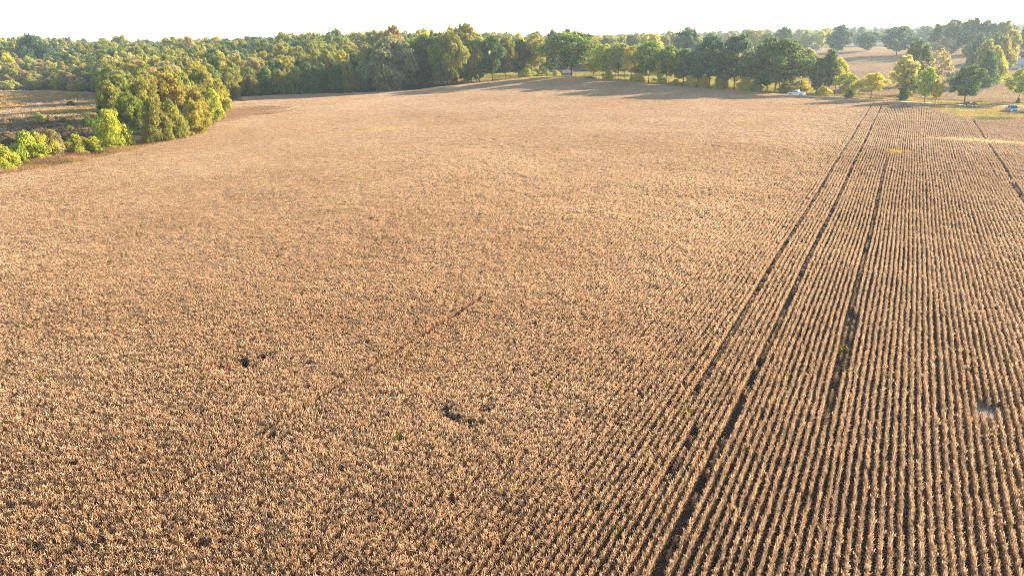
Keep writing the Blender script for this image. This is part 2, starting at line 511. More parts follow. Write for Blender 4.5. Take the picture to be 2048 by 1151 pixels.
VP = ray(1833, 66.5)[:2]; VP = VP / np.linalg.norm(VP)
ROWN = np.array([VP[1], -VP[0]])
ROW = .381
def row_s(px, py): return float(at_z(px, py, .4)[:2] @ ROWN)

def in_view(P, margin_px=70, behind=0.0):
    d = P - CAM
    z = d @ FWD
    u = W_PX / 2 + F_PX * (d @ RT) / np.maximum(z, .1); v = H_PX / 2 - F_PX * (d @ UP) / np.maximum(z, .1)
    return (z > 1) & (u > -margin_px) & (u < W_PX + margin_px) & (v < H_PX + margin_px * 1.5)

def plan_crop():
    out = {}
    TR = []                                                      # wheel tracks: row offset, strength, along-row range in metres
    def track(a, b, k=.9, w=.30, t0=-1e9, t1=1e9): TR.append(((row_s(*a) + row_s(*b)) / 2, k, w, t0, t1))
    tt = lambda px, py: float(at_z(px, py, .4)[:2] @ VP)
    track((1735, 225), (1552, 533), .70, .20, tt(1400, 800))
    track((1675, 400), (1346, 1084), .85, .20)
    track((1761, 400), (1682, 697), .80, .30, tt(1668, 745), tt(1700, 625)); track((1761, 400), (1682, 697), .65, .2, tt(1640, 860), tt(1790, 320))
    track((492, 896), (726, 748), .6, .2, -1e9, tt(960, 600))
    track((1990, 300), (2005, 340), .7, .2, tt(2012, 360), 1e9)
    track((2035, 385), (2047, 410), .7, .3, tt(2047, 440), tt(2030, 370))
    for seg, r0, r1, key in ((.5, 0, 95, 'near'), (1.0, 95, 1e9, 'far')):
        tmin, tmax, smin, smax = -80, 420, -320, 130
        t = np.arange(tmin, tmax, seg); s = np.arange(round(smin / ROW), round(smax / ROW)) * ROW
        for _ in (0,):
            T, S = np.meshgrid(t, s)
            T = T.ravel(); S = S.ravel()
            X = T * VP[0] + S * ROWN[0]; Y = T * VP[1] + S * ROWN[1]
            rr = np.hypot(X, Y)
            cell = np.floor(T + 80.001).astype(np.int64) * 7919 + np.round(S / ROW).astype(np.int64) * 104729
            cell = (cell ^ (cell >> 13)) * 1274126177 & 0x7fffffff; cell = (cell ^ (cell >> 15)) * 668265263 & 0x7fffffff; cell = cell ^ (cell >> 12)
            hsh = (cell & 0xffff) / 65535.0
            isfar = (rr - 72) / 62 > hsh
            m = (isfar if key == 'far' else ~isfar) & (rr < 700) & (Y > 5) & (Y < 360) & (X > -170) & (X < 230)
            T, S, X, Y = T[m], S[m], X[m], Y[m]
            m = in_view(np.stack([X, Y, np.full(len(X), .5)], 1), 240); T, S, X, Y = T[m], S[m], X[m], Y[m]
            m = in_poly(FIELD, X + vnoise(X, Y, 2.5, 1) * 1.6 - .8, Y + vnoise(X, Y, 3, 2) * 1.6 - .8); T, S, X, Y = T[m], S[m], X[m], Y[m]
        n = len(T)
        hgt = .86 + .22 * vnoise(X, Y, 9, 11) + .12 * (vnoise(X, Y, 1.6, 12) - .5)
        lush = np.clip((row_s(1520, 1100) - S) / (row_s(1520, 1100) - row_s(650, 1100)), 0, 1)
        lush = lush * lush * (3 - 2 * lush)
        hgt = hgt * (1 + .08 * lush)
        keep = np.ones(n) * .995
        for s0, k, w, t0, t1 in TR:
            br = .45 + .8 * vnoise(T, S * 0, 4.0, int(abs(s0) * 10) + 5)
            inb = (np.abs(S - s0) < w) & (T > t0) & (T < t1)
            keep = np.where(inb, np.minimum(keep, 1 - np.clip(k * br * .78, 0, .88)), keep); hgt = np.where(inb, hgt * .72, hgt)
        # small random gaps
        gaps = vnoise(X, Y, 1.3, 21)
        keep = np.where(gaps > .985, .2, keep)
        for px, py, ra, rb, k in BARE:
            c = at_z(px, py, .2)
            da = ((X - c[0]) * VP[0] + (Y - c[1]) * VP[1]); db = ((X - c[0]) * ROWN[0] + (Y - c[1]) * ROWN[1])
            q = np.sqrt((da / ra) ** 2 + (db / rb) ** 2) + (vnoise(X, Y, 1.0, 31) - .5) * .7
            keep = np.where(q < 1, np.minimum(keep, 1 - k * np.clip(1.5 - q, .5, 1)), keep)
            hgt = np.where(q < 1.5, hgt * np.clip(.66 + .25 * q, .66, 1), hgt)
        # thin red corner beside the clump of trees
        c = at(470, 232)
        qt = np.hypot((X - c[0]) / 13, (Y - c[1]) / 30) + (vnoise(X, Y, 6, 41) - .5) * .8
        thin = qt < 1
        keep = np.where(thin, keep * .8, keep); hgt = np.where(thin, hgt * .8, hgt)
        for c, ra, rb, az in [(WEEDC[i][0], WEEDC[i][1], WEEDC[i][2], WEEDC[i][3]) for i in range(len(WEEDC))]:
            dx, dy = X - c[0], Y - c[1]
            a_ = (dx * math.cos(az) + dy * math.sin(az)) / ra; b_ = (-dx * math.sin(az) + dy * math.cos(az)) / rb
            q = np.hypot(a_, b_)
            keep = np.where(q < 1, keep * np.clip(.25 + .6 * q, 0, 1), keep)
        rnd = rng.random(n)
        m = rnd < keep
        X, Y, T, S, hgt, thin, lush = X[m], Y[m], T[m], S[m], hgt[m], thin[m], lush[m]
        n = len(X)
        wob = .06 * np.sin(T / 9.0 + np.floor(S / (ROW * 12)) * 1.7) + .012 * np.sin(T / 1.9 + S * 3) + rng.normal(size=n) * .008
        X = X + ROWN[0] * wob; Y = Y + ROWN[1] * wob
        Z = tz(X, Y)
        band = vnoise(T, S, 26, 51) * .5 + vnoise(X, Y, 7, 52) * .3 + vnoise(T, S * 6, 18, 53) * .2
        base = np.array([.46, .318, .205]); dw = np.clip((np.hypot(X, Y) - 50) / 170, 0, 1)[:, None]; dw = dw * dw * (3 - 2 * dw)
        warm = np.array([.475, .320, .190]); pale = np.array([.535, .384, .245])
        w = np.clip((band - .25) / .5, 0, 1)[:, None]
        col = warm * (1 - w) + pale * w
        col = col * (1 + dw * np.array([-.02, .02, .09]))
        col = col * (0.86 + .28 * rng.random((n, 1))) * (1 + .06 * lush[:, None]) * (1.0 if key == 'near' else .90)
        red = np.array([.36, .225, .135]); rw = np.clip((1 - qt[m]) * 2.2, 0, .8)[thin][:, None]; col[thin] = col[thin] * (1 - rw) + red * rw
        hot = rng.random(n) < .0012
        col[hot] = np.array([.30, .25, .06])
        rz = np.full(n, math.atan2(VP[1], VP[0])) + np.where(rng.random(n) < .5, math.pi, 0) + rng.normal(size=n) * .04
        scl = np.stack([np.full(n, 1.04), (.85 + .30 * vnoise(X, Y, 4, 61) + .15 * rng.random(n)) * (1 + .55 * lush), hgt * (.93 + .14 * rng.random(n))], 1)
        tilt = rng.normal(size=(n, 2)) * .025
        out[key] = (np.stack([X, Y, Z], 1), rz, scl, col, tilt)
    return out

BARE = [(526, 728, .7, .6, .65), (490, 738, .8, 1.1, .4), (455, 752, .6, 1.3, .3), (965, 832, .7, .4, .5), (925, 852, .6, 1.1, .3), (885, 836, .6, .9, .35),
        (848, 724, .4, .3, .8), (1345, 960, 1.5, .25, .7), (1380, 885, 1.5, .25, .7), (1968, 830, 1.2, .8, .35),
        (410, 1110, .4, .35, .6), (65, 1120, .35, .35, .6), (880, 243, 1.6, 2.2, .35), (715, 232, 1.4, 1.2, .35)]
# patches of weeds in the crop: picture point, half length, half width, turn, colour, height, amount, label
WEEDS = [((758, 266), 10, 1.3, R(35), (.52, .40, .07), .85, 560, 'bright yellow streak of weeds in the crop, the one below the autumn-coloured clump\'s top'),
         ((540, 318), 5.0, 1.2, R(30), (.47, .36, .11), .75, 120, 'short faint yellow streak of weeds in the crop, nearest the clump of trees'),
         ((1608, 323), 5.0, 1.6, R(10), (.51, .40, .14), .8, 150, 'pale yellow weed patch beside the pair of wheel tracks'),
         ((1793, 312), 2.2, 1.4, R(0), (.42, .28, .06), 1.0, 60, 'small upright clump of yellow weeds between crop rows'),
         ((1830, 246), 9.0, 1.0, R(-30), (.49, .41, .15), .75, 190, 'thin yellow-green weed streak in the rows near the parked vehicles'),
         ((1992, 291), 11, 2.4, R(-38), (.68, .47, .22), .8, 1300, 'bright straw-coloured patch of flattened grass in the rows'),
         ((478, 284), 3.0, .9, R(20), (.34, .30, .05), .7, 50, 'tiny yellow-green weed spot close under the clump of trees'),
         ((1686, 707), .42, .35, 0, (.17, .17, .03), .55, 14, 'small bright green weed standing in the bare wheel track'),
         ((1914, 812), .35, .3, 0, (.22, .19, .06), .55, 7, 'small olive weed in the rows beside the pale bare patch'),
         ((1660, 828), .25, .4, 0, (.24, .19, .06), .5, 5, 'little yellow weed in the wheel track below the green weed'),
         ((1752, 213), 1.6, 1.0, 0, (.46, .27, .12), 1.0, 60, 'rounded tuft of orange dry grass at the field end, first of two'),
         ((1772, 214), 1.3, .9, 0, (.46, .27, .12), 1.0, 45, 'rounded tuft of orange dry grass at the field end, second of two')]
WEEDS += [((1968, 832), 1.3, .9, R(61), (.62, .56, .49), .3, 130, 'pale bleached patch of flattened straw between the crop rows')]
WEEDC = [(at(*w[0]), w[1], w[2], w[3]) for w in WEEDS]

near_p = [crop_proto(100 + i, .5, 13, 19, .88) for i in range(8)]
far_p = [crop_proto(200 + i, 1.0, 14, 13, 1.7, spread=.05, sprigs=7) for i in range(6)]
plan = plan_crop()
for key, protos in (('near', near_p), ('far', far_p)):
    pos, rz, scl, col, tilt = plan[key]
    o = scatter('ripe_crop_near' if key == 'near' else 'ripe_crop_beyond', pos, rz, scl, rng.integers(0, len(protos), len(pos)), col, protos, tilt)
    o.name = 'ripe_crop'
    tag(o, 'dry tan ripe crop standing in close rows, %s' % ('the part below the camera' if key == 'near' else 'the part reaching to the trees'), 'crop')
    print('crop', key, len(pos))

# ------------------------------------------------------------------ grass and weeds
def tuft_proto(seed, n=26, h=1.0, spread=.28, w=.03):
    g = np.random.default_rng(seed)
    a = g.random(n) * 2 * math.pi; r = g.random(n) ** .6 * spread
    b = np.stack([np.cos(a) * r, np.sin(a) * r, np.zeros(n)], 1)
    hh = h * (.45 + .6 * g.random(n))
    t = b + np.stack([np.cos(a) * .3 * hh + g.normal(size=n) * .1, np.sin(a) * .3 * hh + g.normal(size=n) * .1, hh], 1)
    V, Q = blades(n, b, t, np.full(n, w) * (.6 + .8 * g.random(n)), 0, g)
    return mesh_from('grass_tuft', V, Q, [M_GRASS], g.random(n))
TUFT = [tuft_proto(300 + i) for i in range(4)]
WIDE = [tuft_proto(320 + i, 34, 1.0, .6, .08) for i in range(4)]

for (c, ra, rb, az), w in zip(WEEDC, WEEDS):
    n = w[6]
    x, y = rng.normal(size=n) * .5 * ra, rng.normal(size=n) * .5 * rb
    X = c[0] + x * math.cos(az) - y * math.sin(az); Y = c[1] + x * math.sin(az) + y * math.cos(az)
    col = np.array(w[4]) * (.75 + .5 * rng.random((n, 1)))
    s = (w[5] * (.8 + .4 * rng.random(n)))[:, None] * np.ones((1, 3)); s[:, :2] *= 1.1
    o = scatter('weed_patch', np.stack([X, Y, tz(X, Y)], 1), rng.random(n) * 6.3, s, rng.integers(0, 4, n), col, TUFT)
    tag(o, w[7], 'weeds')

def region_scatter(name, poly, step, colf, hf, protos, label, cat, mask=None, seed=1, wide=1.0):
    poly = np.array(poly)
    x0, y0 = poly.min(0); x1, y1 = poly.max(0)
    X, Y = np.meshgrid(np.arange(x0, x1, step), np.arange(y0, y1, step))
    X = X.ravel() + (rng.random(X.size) - .5) * step * 1.3; Y = Y.ravel() + (rng.random(Y.size) - .5) * step * 1.3
    m = in_poly(poly, X, Y) & in_view(np.stack([X, Y, np.zeros(len(X))], 1), 120)
    X, Y = X[m], Y[m]
    if mask is not None:
        m = mask(X, Y); X, Y = X[m], Y[m]
    n = len(X)
    h = hf(X, Y)
    s = np.stack([wide * (.8 + .4 * rng.random(n)), wide * (.8 + .4 * rng.random(n)), h], 1)
    o = scatter(name, np.stack([X, Y, tz(X, Y)], 1), rng.random(n) * 6.3, s, rng.integers(0, len(protos), n), colf(X, Y), protos)
    tag(o, label, cat)
    print(name, n)
    return o

def mixcol(X, Y, stops, scale, seed, jit=.3):
    v = np.clip((vnoise(X, Y, scale, seed) * .6 + vnoise(X, Y, scale * .3, seed + 1) * .4 - .2) / .6, 0, .999)
    st = np.array(stops); k = v * (len(st) - 1); i = np.floor(k).astype(int); f = (k - i)[:, None]
    c = st[i] * (1 - f) + st[np.minimum(i + 1, len(st) - 1)] * f
    return c * (1 - jit / 2 + jit * rng.random((len(X), 1)))

region_scatter('meadow_grass', MEADOW, 1.25, lambda X, Y: np.where(((Y + vnoise(X, Y, 20, 75) * 30) > 225)[:, None], mixcol(X, Y, [(.34, .24, .15), (.39, .28, .16), (.40, .27, .09), (.45, .27, .08)], 24, 71, .6), mixcol(X, Y, [(.11, .08, .05), (.18, .13, .085), (.14, .10, .05), (.26, .20, .14)], 12, 77, .9)),  # near half darker: brown scrub plus the clump's shade put into the colour
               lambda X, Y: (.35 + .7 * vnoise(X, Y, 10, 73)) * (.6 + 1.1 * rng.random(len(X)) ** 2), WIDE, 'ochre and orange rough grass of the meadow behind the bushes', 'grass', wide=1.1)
# tall rust-coloured weeds between the bushes and the crop
EDGE = pts((-60, 372), (0, 359), (130, 339), (290, 302), (352, 286), (345, 280), (285, 290), (245, 292), (205, 300), (130, 318), (40, 332), (-60, 345))
region_scatter('edge_weeds', EDGE, .55, lambda X, Y: mixcol(X, Y, [(.23, .12, .08), (.30, .16, .09), (.34, .24, .07), (.27, .15, .09)], 7, 81),
               lambda X, Y: .8 + .9 * vnoise(X, Y, 4, 83), TUFT, 'rust-brown tall weeds along the crop edge below the bushes', 'weeds', wide=1.3)
region_scatter('lawn_grass', LAWN, 1.5, lambda X, Y: mixcol(X, Y, [(.20, .20, .04), (.33, .28, .06), (.38, .28, .10)], 12, 91),
               lambda X, Y: .35 + .7 * vnoise(X, Y, 6, 93), WIDE, 'sunlit yellow-green grass behind the row of roadside trees', 'grass', wide=1.1)
_rp = np.array([p[:2] for p in ROAD])
def road_dist(X, Y):
    P = np.stack([X, Y], 1); dm = np.full(len(X), 1e9)
    for a, b in zip(_rp[:-1], _rp[1:]):
        t = np.clip(((P - a) @ (b - a)) / ((b - a) @ (b - a)), 0, 1)
        dm = np.minimum(dm, np.linalg.norm(P - (a + t[:, None] * (b - a)), axis=1))
    return dm
VERGE = [tuple(at(px, py)[:2]) for px, py in ((1400, 172), (1540, 183), (1640, 184), (1750, 192), (1850, 198), (1950, 205), (2047, 207))]
VERGE += [(VERGE[-1][0] + 40, VERGE[-1][1] - 30), tuple(at(2047, 262)[:2] + np.array([20, -15]))] + [tuple(at(px, py)[:2]) for px, py in ((2047, 250), (1960, 250), (1900, 235), (1790, 210), (1700, 203), (1600, 198), (1500, 189), (1400, 181))]
region_scatter('verge_grass', VERGE, .8, lambda X, Y: mixcol(X, Y, [(.18, .17, .05), (.34, .25, .11), (.42, .33, .07), (.46, .30, .14)], 11, 95),
               lambda X, Y: .25 + .45 * vnoise(X, Y, 5, 96), TUFT, 'golden rough grass along the gravel road and round the parked vehicles', 'grass', mask=lambda X, Y: road_dist(X, Y) > 2.1, wide=1.5)
# straw lying between the rows
def litter_proto(seed, n=18, r=.42):
    g = np.random.default_rng(seed)
    b = np.stack([(g.random(n) - .5) * 2 * r, (g.random(n) - .5) * 2 * r, .015 + .05 * g.random(n)], 1)
    a = g.random(n) * 6.3; l_ = .06 + .16 * g.random(n)
    t = b + np.stack([np.cos(a) * l_, np.sin(a) * l_, (g.random(n) - .4) * .07], 1)
    V, Q = blades(n, b, t, .012 + .022 * g.random(n), 0, g)
    return mesh_from('straw', V, Q, [M_CROP], g.random(n))
LP = plan['near'][0]
LK = rng.random(len(LP)) < .8
LP = LP[LK] + np.array([ROWN[0] * .19, ROWN[1] * .19, 0]); LN = len(LP)
_o = scatter('straw_litter', LP, rng.random(LN) * 6.3, np.ones((LN, 3)) * (.8 + .5 * rng.random((LN, 1))), rng.integers(0, 5, LN), np.array([.36, .255, .17]) * (.6 + .8 * rng.random((LN, 1))), [litter_proto(700 + i) for i in range(5)])
tag(_o, 'loose straw and dead stems lying between the crop rows', 'straw')
# second field over the road
F2P = [crop_proto(400 + i, 2.2, 12, 9, 3.2, hgt=.8, spread=.3) for i in range(5)]
def far_field():
    d = np.array([-.82, .57])
    T, S = np.meshgrid(np.arange(-420, 420, 2.1), np.arange(-520, 320, 1.25))
    n_ = np.array([d[1], -d[0]])
    T = T.ravel(); S = S.ravel()
    X = 250 + T * d[0] + S * n_[0]; Y = 320 + T * d[1] + S * n_[1]
    m = in_poly(FIELD2, X, Y) & (road_dist(X, Y) > 7) & in_view(np.stack([X, Y, np.zeros(len(X))], 1), 60)
    X, Y = X[m], Y[m]; n = len(X)
    w = np.clip((vnoise(X, Y, 40, 101) * .6 + vnoise(X, Y, 9, 102) * .4 - .2) / .6, 0, 1)[:, None]
    col = (np.array([.36, .26, .165]) * (1 - w) + np.array([.43, .33, .22]) * w) * (.88 + .24 * rng.random((n, 1)))
    s = np.stack([np.ones(n), np.ones(n) * 1.3, .7 + .25 * rng.random(n)], 1)
    o = scatter('ripe_crop', np.stack([X, Y, tz(X, Y)], 1), np.full(n, math.atan2(d[1], d[0])) + rng.normal(size=n) * .05, s, rng.integers(0, 5, n), col, F2P)
    tag(o, 'pale tan ripe crop of the second field across the gravel road', 'crop')
    print('far field', n)
far_field()

# ------------------------------------------------------------------ trees
def leaf_quads(c, nrm, size, g):
    n = len(c)
    r = g.normal(size=(n, 3)); u = np.cross(nrm, r); u /= np.maximum(np.linalg.norm(u, axis=1), 1e-6)[:, None]
    v = np.cross(nrm, u)
    a = u * size[:, None]; b = v * (size * (.55 + .4 * g.random(n)))[:, None]
    V = np.stack([c - a * .9, c - b, c + a, c + b], 1).reshape(-1, 3)
    return V, np.arange(n * 4).reshape(n, 4)

def crown_mesh(seed, kind, n_leaf, mat, leaf=.035):
    """crown in a unit frame: radius 1 in plan, height 0..1"""
    g = np.random.default_rng(seed)
    shape = {  # height fraction of widest ring, exponent below, exponent above, number of clumps, clump radius
        'round': (.45, .62, .50, 70, .25), 'oval': (.45, .60, .56, 62, .25), 'cone': (.22, .55, 1.15, 55, .26), 'bush': (.30, .40, .75, 46, .32),
        'sparse': (.50, .85, .6, 42, .20), 'spread': (.55, .80, .48, 64, .25)}[kind]
    zw, eb, ea, nc, cr = shape
    def rad(z): return np.where(z < zw, np.clip(z / zw, 0, 1) ** eb * .88 + .10, np.clip((1 - z) / (1 - zw), 0, 1) ** ea)
    # a few big boughs push the outline in and out
    nb = 7
    ba = g.random(nb) * 2 * math.pi; bz = g.random(nb); bs = .30 * g.normal(size=nb)
    z = (np.arange(nc) + g.random(nc)) / nc * .93 + .03
    a = np.arange(nc) * 2.39996 + g.normal(size=nc) * .45
    q = rad(z)
    bulge = np.ones(nc)
    for k in range(nb):
        bulge += bs[k] * np.exp(-((np.angle(np.exp(1j * (a - ba[k])))) / .7) ** 2 - ((z - bz[k]) / .25) ** 2)
    rr = q * bulge * (.52 + .44 * g.random(nc)) 
    inner = g.random(nc) < .22
    rr[inner] *= .45
    cx, cyy, cz = np.cos(a) * rr, np.sin(a) * rr, z + g.normal(size=nc) * .02
    rc = cr * (.55 + .75 * g.random(nc)) * np.clip(.55 + .6 * q, .5, 1.1)
    wts = rc ** 2; wts /= wts.sum()
    k = g.choice(nc, n_leaf, p=wts)
    d = g.normal(size=(n_leaf, 3)); d /= np.linalg.norm(d, axis=1)[:, None]
    d[:, 2] = np.where(d[:, 2] < -.35, -d[:, 2] * .6, d[:, 2])
    rl = g.random(n_leaf) ** .38
    c = np.stack([cx[k], cyy[k], cz[k]], 1) + d * (rc[k] * rl)[:, None] * np.array([1, 1, .62])
    c[:, 2] = np.clip(c[:, 2], .0, 1.06)
    nrm = d + g.normal(size=(n_leaf, 3)) * .55 + np.array([0, 0, .25]); nrm /= np.linalg.norm(nrm, axis=1)[:, None]
    size = leaf * (.6 + .8 * g.random(n_leaf))
    V, Q = leaf_quads(c, nrm, size, g)
    ct = g.random(nc)
    tint = np.clip(.5 + .30 * (ct[k] - .5) + .22 * g.normal(size=n_leaf), 0, 1)
    return mesh_from('crown', V, Q, [mat], tint)

def trunk_mesh(seed, kind, mat):
    """trunk with limbs, unit height 1 (tree height), crown radius about 1 in plan scale"""
    g = random.Random(seed)
    m = MB()
    k = {'round': .30, 'oval': .32, 'cone': .22, 'bush': .08, 'sparse': .28, 'spread': .24}[kind]
    top = .72 if kind not in ('bush',) else .6
    bend = [(g.uniform(-.03, .03), g.uniform(-.03, .03)) for _ in range(6)]
    P, Rr = [], []
    for i in range(7):
        f = i / 6
        bx, by = bend[min(i, 5)] if i else (0, 0)
        P.append((bx * f * 2, by * f * 2, f * top - .02 * (i == 0)))
        Rr.append((.055 if i == 0 else .042 * (1 - f) ** .7 + .006))
    m.tube(P, Rr, 7)
    nl = {'sparse': 16, 'bush': 7}.get(kind, 10)
    for j in range(nl):
        f = k + (top - k) * (j + g.random()) / nl
        a = j * 2.4 + g.uniform(-.4, .4)
        i = min(5, int(f / top * 6)); s = Vector(P[i]).lerp(Vector(P[i + 1]), f / top * 6 - i)
        ln = g.uniform(.45, .8) * (1.05 - .5 * f)
        r0 = .020 * (1.15 - f)
        e1 = s + Vector((math.cos(a) * ln * .5, math.sin(a) * ln * .5, .06 + .04 * g.random()))
        e2 = s + Vector((math.cos(a + .2) * ln, math.sin(a + .2) * ln, .13 + .08 * g.random()))
        m.tube([s, e1, e2], [r0, r0 * .65, r0 * .22], 5, cap=False)
        if kind == 'sparse':
            for q in range(3):
                a2 = a + g.uniform(-1, 1)
                m.tube([e1, e1 + Vector((math.cos(a2) * ln * .35, math.sin(a2) * ln * .35, .10 + .08 * g.random()))], [r0 * .4, r0 * .12], 4, cap=False)
    me = m.mesh('trunk', mat, smooth=True)
    return me

KINDS = ('round', 'oval', 'cone', 'bush', 'sparse', 'spread')
NV = {'round': 4, 'oval': 4, 'cone': 3, 'bush': 4, 'sparse': 2, 'spread': 3}
NL = {'round': 11000, 'oval': 10000, 'cone': 7500, 'bush': 9500, 'sparse': 2600, 'spread': 11000}
LS = {'round': .030, 'oval': .031, 'cone': .036, 'bush': .032, 'sparse': .032, 'spread': .030}
CROWN = {k: [crown_mesh(1000 + 50 * i + j, k, NL[k], M_LEAF, LS[k]) for j in range(NV[k])] for i, k in enumerate(KINDS)}
TRUNK = {k: [trunk_mesh(2000 + 50 * i + j, k, M_PALEBARK if k == 'sparse' else M_BARK) for j in range(2)] for i, k in enumerate(KINDS)}
CB = {'round': .20, 'oval': .20, 'cone': .10, 'bush': .0, 'sparse': .22, 'spread': .20}

COL = {'dark': (.108, .155, .042), 'blue': (.098, .148, .070), 'green': (.170, .215, .040), 'olive': (.280, .255, .050), 'moss': (.220, .222, .048), 'lime': (.34, .34, .045),
       'yellow': (.50, .42, .050), 'gold': (.46, .36, .048), 'tan': (.36, .27, .11), 'brown': (.27, .19, .09), 'orange': (.40, .23, .05), 'pale': (.38, .36, .10)}
COL = {k: tuple(min(.55, c * 1.10) for c in v) for k, v in COL.items()}
tree_rng = random.Random(99)
def add_tree(name, base, h, w, kind, col, label, group=None, cb=None, trunk_w=1.0, cat='tree', jitter=.12):
    root = empty(name, (base[0], base[1], base[2] - .05), tree_rng.uniform(0, 6.28))
    cb = CB[kind] if cb is None else cb
    c = bpy.data.objects.new('crown', tree_rng.choice(CROWN[kind]))
    r = w / 2 / .95
    c.scale = (r * tree_rng.uniform(.94, 1.06), r * tree_rng.uniform(.94, 1.06), h * (1 - cb) * .97)
    c.location = (0, 0, h * cb)
    rgb = COL[col] if isinstance(col, str) else col
    k = 1 + tree_rng.uniform(-jitter, jitter)
    c.color = (rgb[0] * k * (1 + tree_rng.uniform(-jitter, jitter)), rgb[1] * k, rgb[2] * k, 1)
    link(c, root)
    t = bpy.data.objects.new('trunk' if kind != 'bush' else 'stem', tree_rng.choice(TRUNK[kind]))
    tw = min(r, h * .55) * (.62 + .0 * h) * trunk_w
    t.scale = (tw, tw, h)
    link(t, root)
    tag(root, label, cat, group)
    return root

def picture_tree(name, px, py, top, wpx, kind, col, label, group=None, dist=None, **kw):
    base = at(px, py) if dist is None else bearing(px, dist)
    h, w = size_from_picture(base, top, wpx)
    return add_tree(name, base, h, w, kind, col, label, group, **kw)

# the row along the road and the field head
ROWT = 'roadside trees at the head of the field'
for a in [
    ('tall_tree', 906, 174, 61, 62, 'oval', (.33, .30, .055), 'tall yellowish tree with thin top where the woods meet the field crest', dict(cb=.12)),
    ('tall_tree', 884, 175, 72, 56, 'oval', 'green', 'green tree beside the tall thin-topped yellowish one', dict(cb=.05)),
    ('tall_tree', 943, 168, 78, 54, 'oval', 'olive', 'olive tree with gold tints just below the field crest', dict(cb=.15)),
    ('tall_tree', 985, 164, 72, 56, 'oval', 'dark', 'dark green tree with forked trunk on the crest slope', dict(cb=.16)),
    ('tall_tree', 1012, 161, 74, 44, 'oval', 'moss', 'slim mossy green tree between two dark ones on the crest slope', dict(cb=.14)),
    ('tall_tree', 1037, 158.5, 76, 44, 'oval', 'dark', 'dark slender tree with straight trunk, next below the huge shade tree', dict(cb=.12)),
    ('tall_tree', 1068, 157, 68, 54, 'oval', 'olive', 'olive tree touching the huge shade tree on its forest side', dict(cb=.18)),
    ('shade_tree', 1143, 157, 65, 122, 'spread', 'green', 'huge spreading green shade tree with thick dark trunk on the crest', dict(cb=.22, trunk_w=1.05)),
    ('tall_tree', 1104, 156, 96, 46, 'oval', 'dark', 'low dark tree under the huge shade tree', dict(cb=.3)),
    ('roadside_tree', 1206, 162.5, 88, 58, 'oval', 'lime', 'yellow-green tree with slim trunk beside the huge shade tree', dict(cb=.25)),
    ('roadside_tree', 1236, 165, 86, 52, 'oval', 'olive', 'olive-gold tree, second beyond the huge shade tree', dict(cb=.28)),
    ('roadside_tree', 1262, 168, 92, 44, 'oval', 'gold', 'golden narrow tree, third beyond the huge shade tree', dict(cb=.28)),
    ('roadside_tree', 1297, 171, 84, 62, 'oval', 'green', 'tall green tree with bare lower trunk mid way along the roadside', dict(cb=.30)),
    ('roadside_tree', 1318, 172, 104, 40, 'oval', 'yellow', 'small yellow tree tucked beside the tall bare-trunked one', dict(cb=.25)),
    ('roadside_tree', 1337, 174, 92, 52, 'oval', 'green', 'green tree before the big rounded dark oak behind', dict(cb=.24)),
    ('roadside_tree', 1365, 175, 98, 48, 'oval', 'blue', 'dark slim tree among thin trunks near the thick twin oaks', dict(cb=.25)),
    ('roadside_tree', 1393, 177.5, 92, 52, 'oval', 'dark', 'dark low-branched tree just before the thick twin oaks', dict(cb=.22)),
    ('shade_tree', 1417, 180, 70, 84, 'round', 'blue', 'thick-trunked dark oak, first of the twin oaks', dict(cb=.24, trunk_w=1.15)),
    ('roadside_tree', 1449, 181.5, 110, 40, 'oval', 'moss', 'small fork-trunked tree under the twin oaks', dict(cb=.25)),
    ('shade_tree', 1467, 183, 68, 84, 'round', 'blue', 'broad dark oak with low spreading limbs, second of the twin oaks', dict(cb=.22, trunk_w=1.0)),
    ('roadside_tree', 1521, 187, 110, 50, 'oval', 'dark', 'dark tree half under the widest oak near the white pickup', dict(cb=.22)),
    ('shade_tree', 1549, 190, 76, 132, 'round', 'dark', 'widest dark green oak standing just before the white pickup', dict(cb=.20, trunk_w=.8)),
    ('roadside_tree', 1531, 189, 128, 36, 'oval', 'dark', 'thin dark tree close in front of the widest oak', dict(cb=.25)),
    ('roadside_tree', 1600, 188, 96, 60, 'oval', 'olive', 'olive-gold leafy tree behind the white pickup', dict(cb=.30)),
    ('roadside_tree', 1631, 195.5, 116, 40, 'oval', 'dark', 'tall narrow dark tree, first past the white pickup', dict(cb=.18)),
    ('roadside_tree', 1651, 194.5, 99, 42, 'oval', 'dark', 'tallest narrow dark tree past the white pickup', dict(cb=.20)),
    ('roadside_tree', 1668, 194, 116, 44, 'oval', 'yellow', 'yellow-topped tree behind the tallest narrow dark tree', dict(cb=.25)),
    ('roadside_tree', 1693, 197, 146, 46, 'oval', 'lime', 'yellow-green low tree with a dark bush at its foot', dict(cb=.14)),
    ('roadside_tree', 1741, 198.5, 146, 58, 'round', 'yellow', 'small rounded bright yellow tree standing alone by the road', dict(cb=.26)),
    ('roadside_tree', 1799, 201, 110, 50, 'oval', 'pale', 'pale tall thin tree in the group before the far hedgerow', dict(cb=.22)),
    ('roadside_tree', 1812, 201, 142, 40, 'oval', 'green', 'low green tree inside the roadside group of four', dict(cb=.10)),
    ('roadside_tree', 1848, 206.5, 134, 46, 'oval', 'lime', 'yellow-green tree at the road edge, taller of the yellow pair', dict(cb=.16)),
    ('roadside_tree', 1870, 207, 158, 28, 'oval', 'gold', 'small golden tree, lower of the yellow pair by the road', dict(cb=.18)),
    ('shade_tree', 1928, 206.5, 131, 80, 'round', 'dark', 'dark green round tree above the dark farm implement', dict(cb=.16, trunk_w=1.0)),
    ('roadside_tree', 2035, 206, 136, 56, 'oval', 'lime', 'yellow-green open tree beside the parked pickups', dict(cb=.22)),
]:
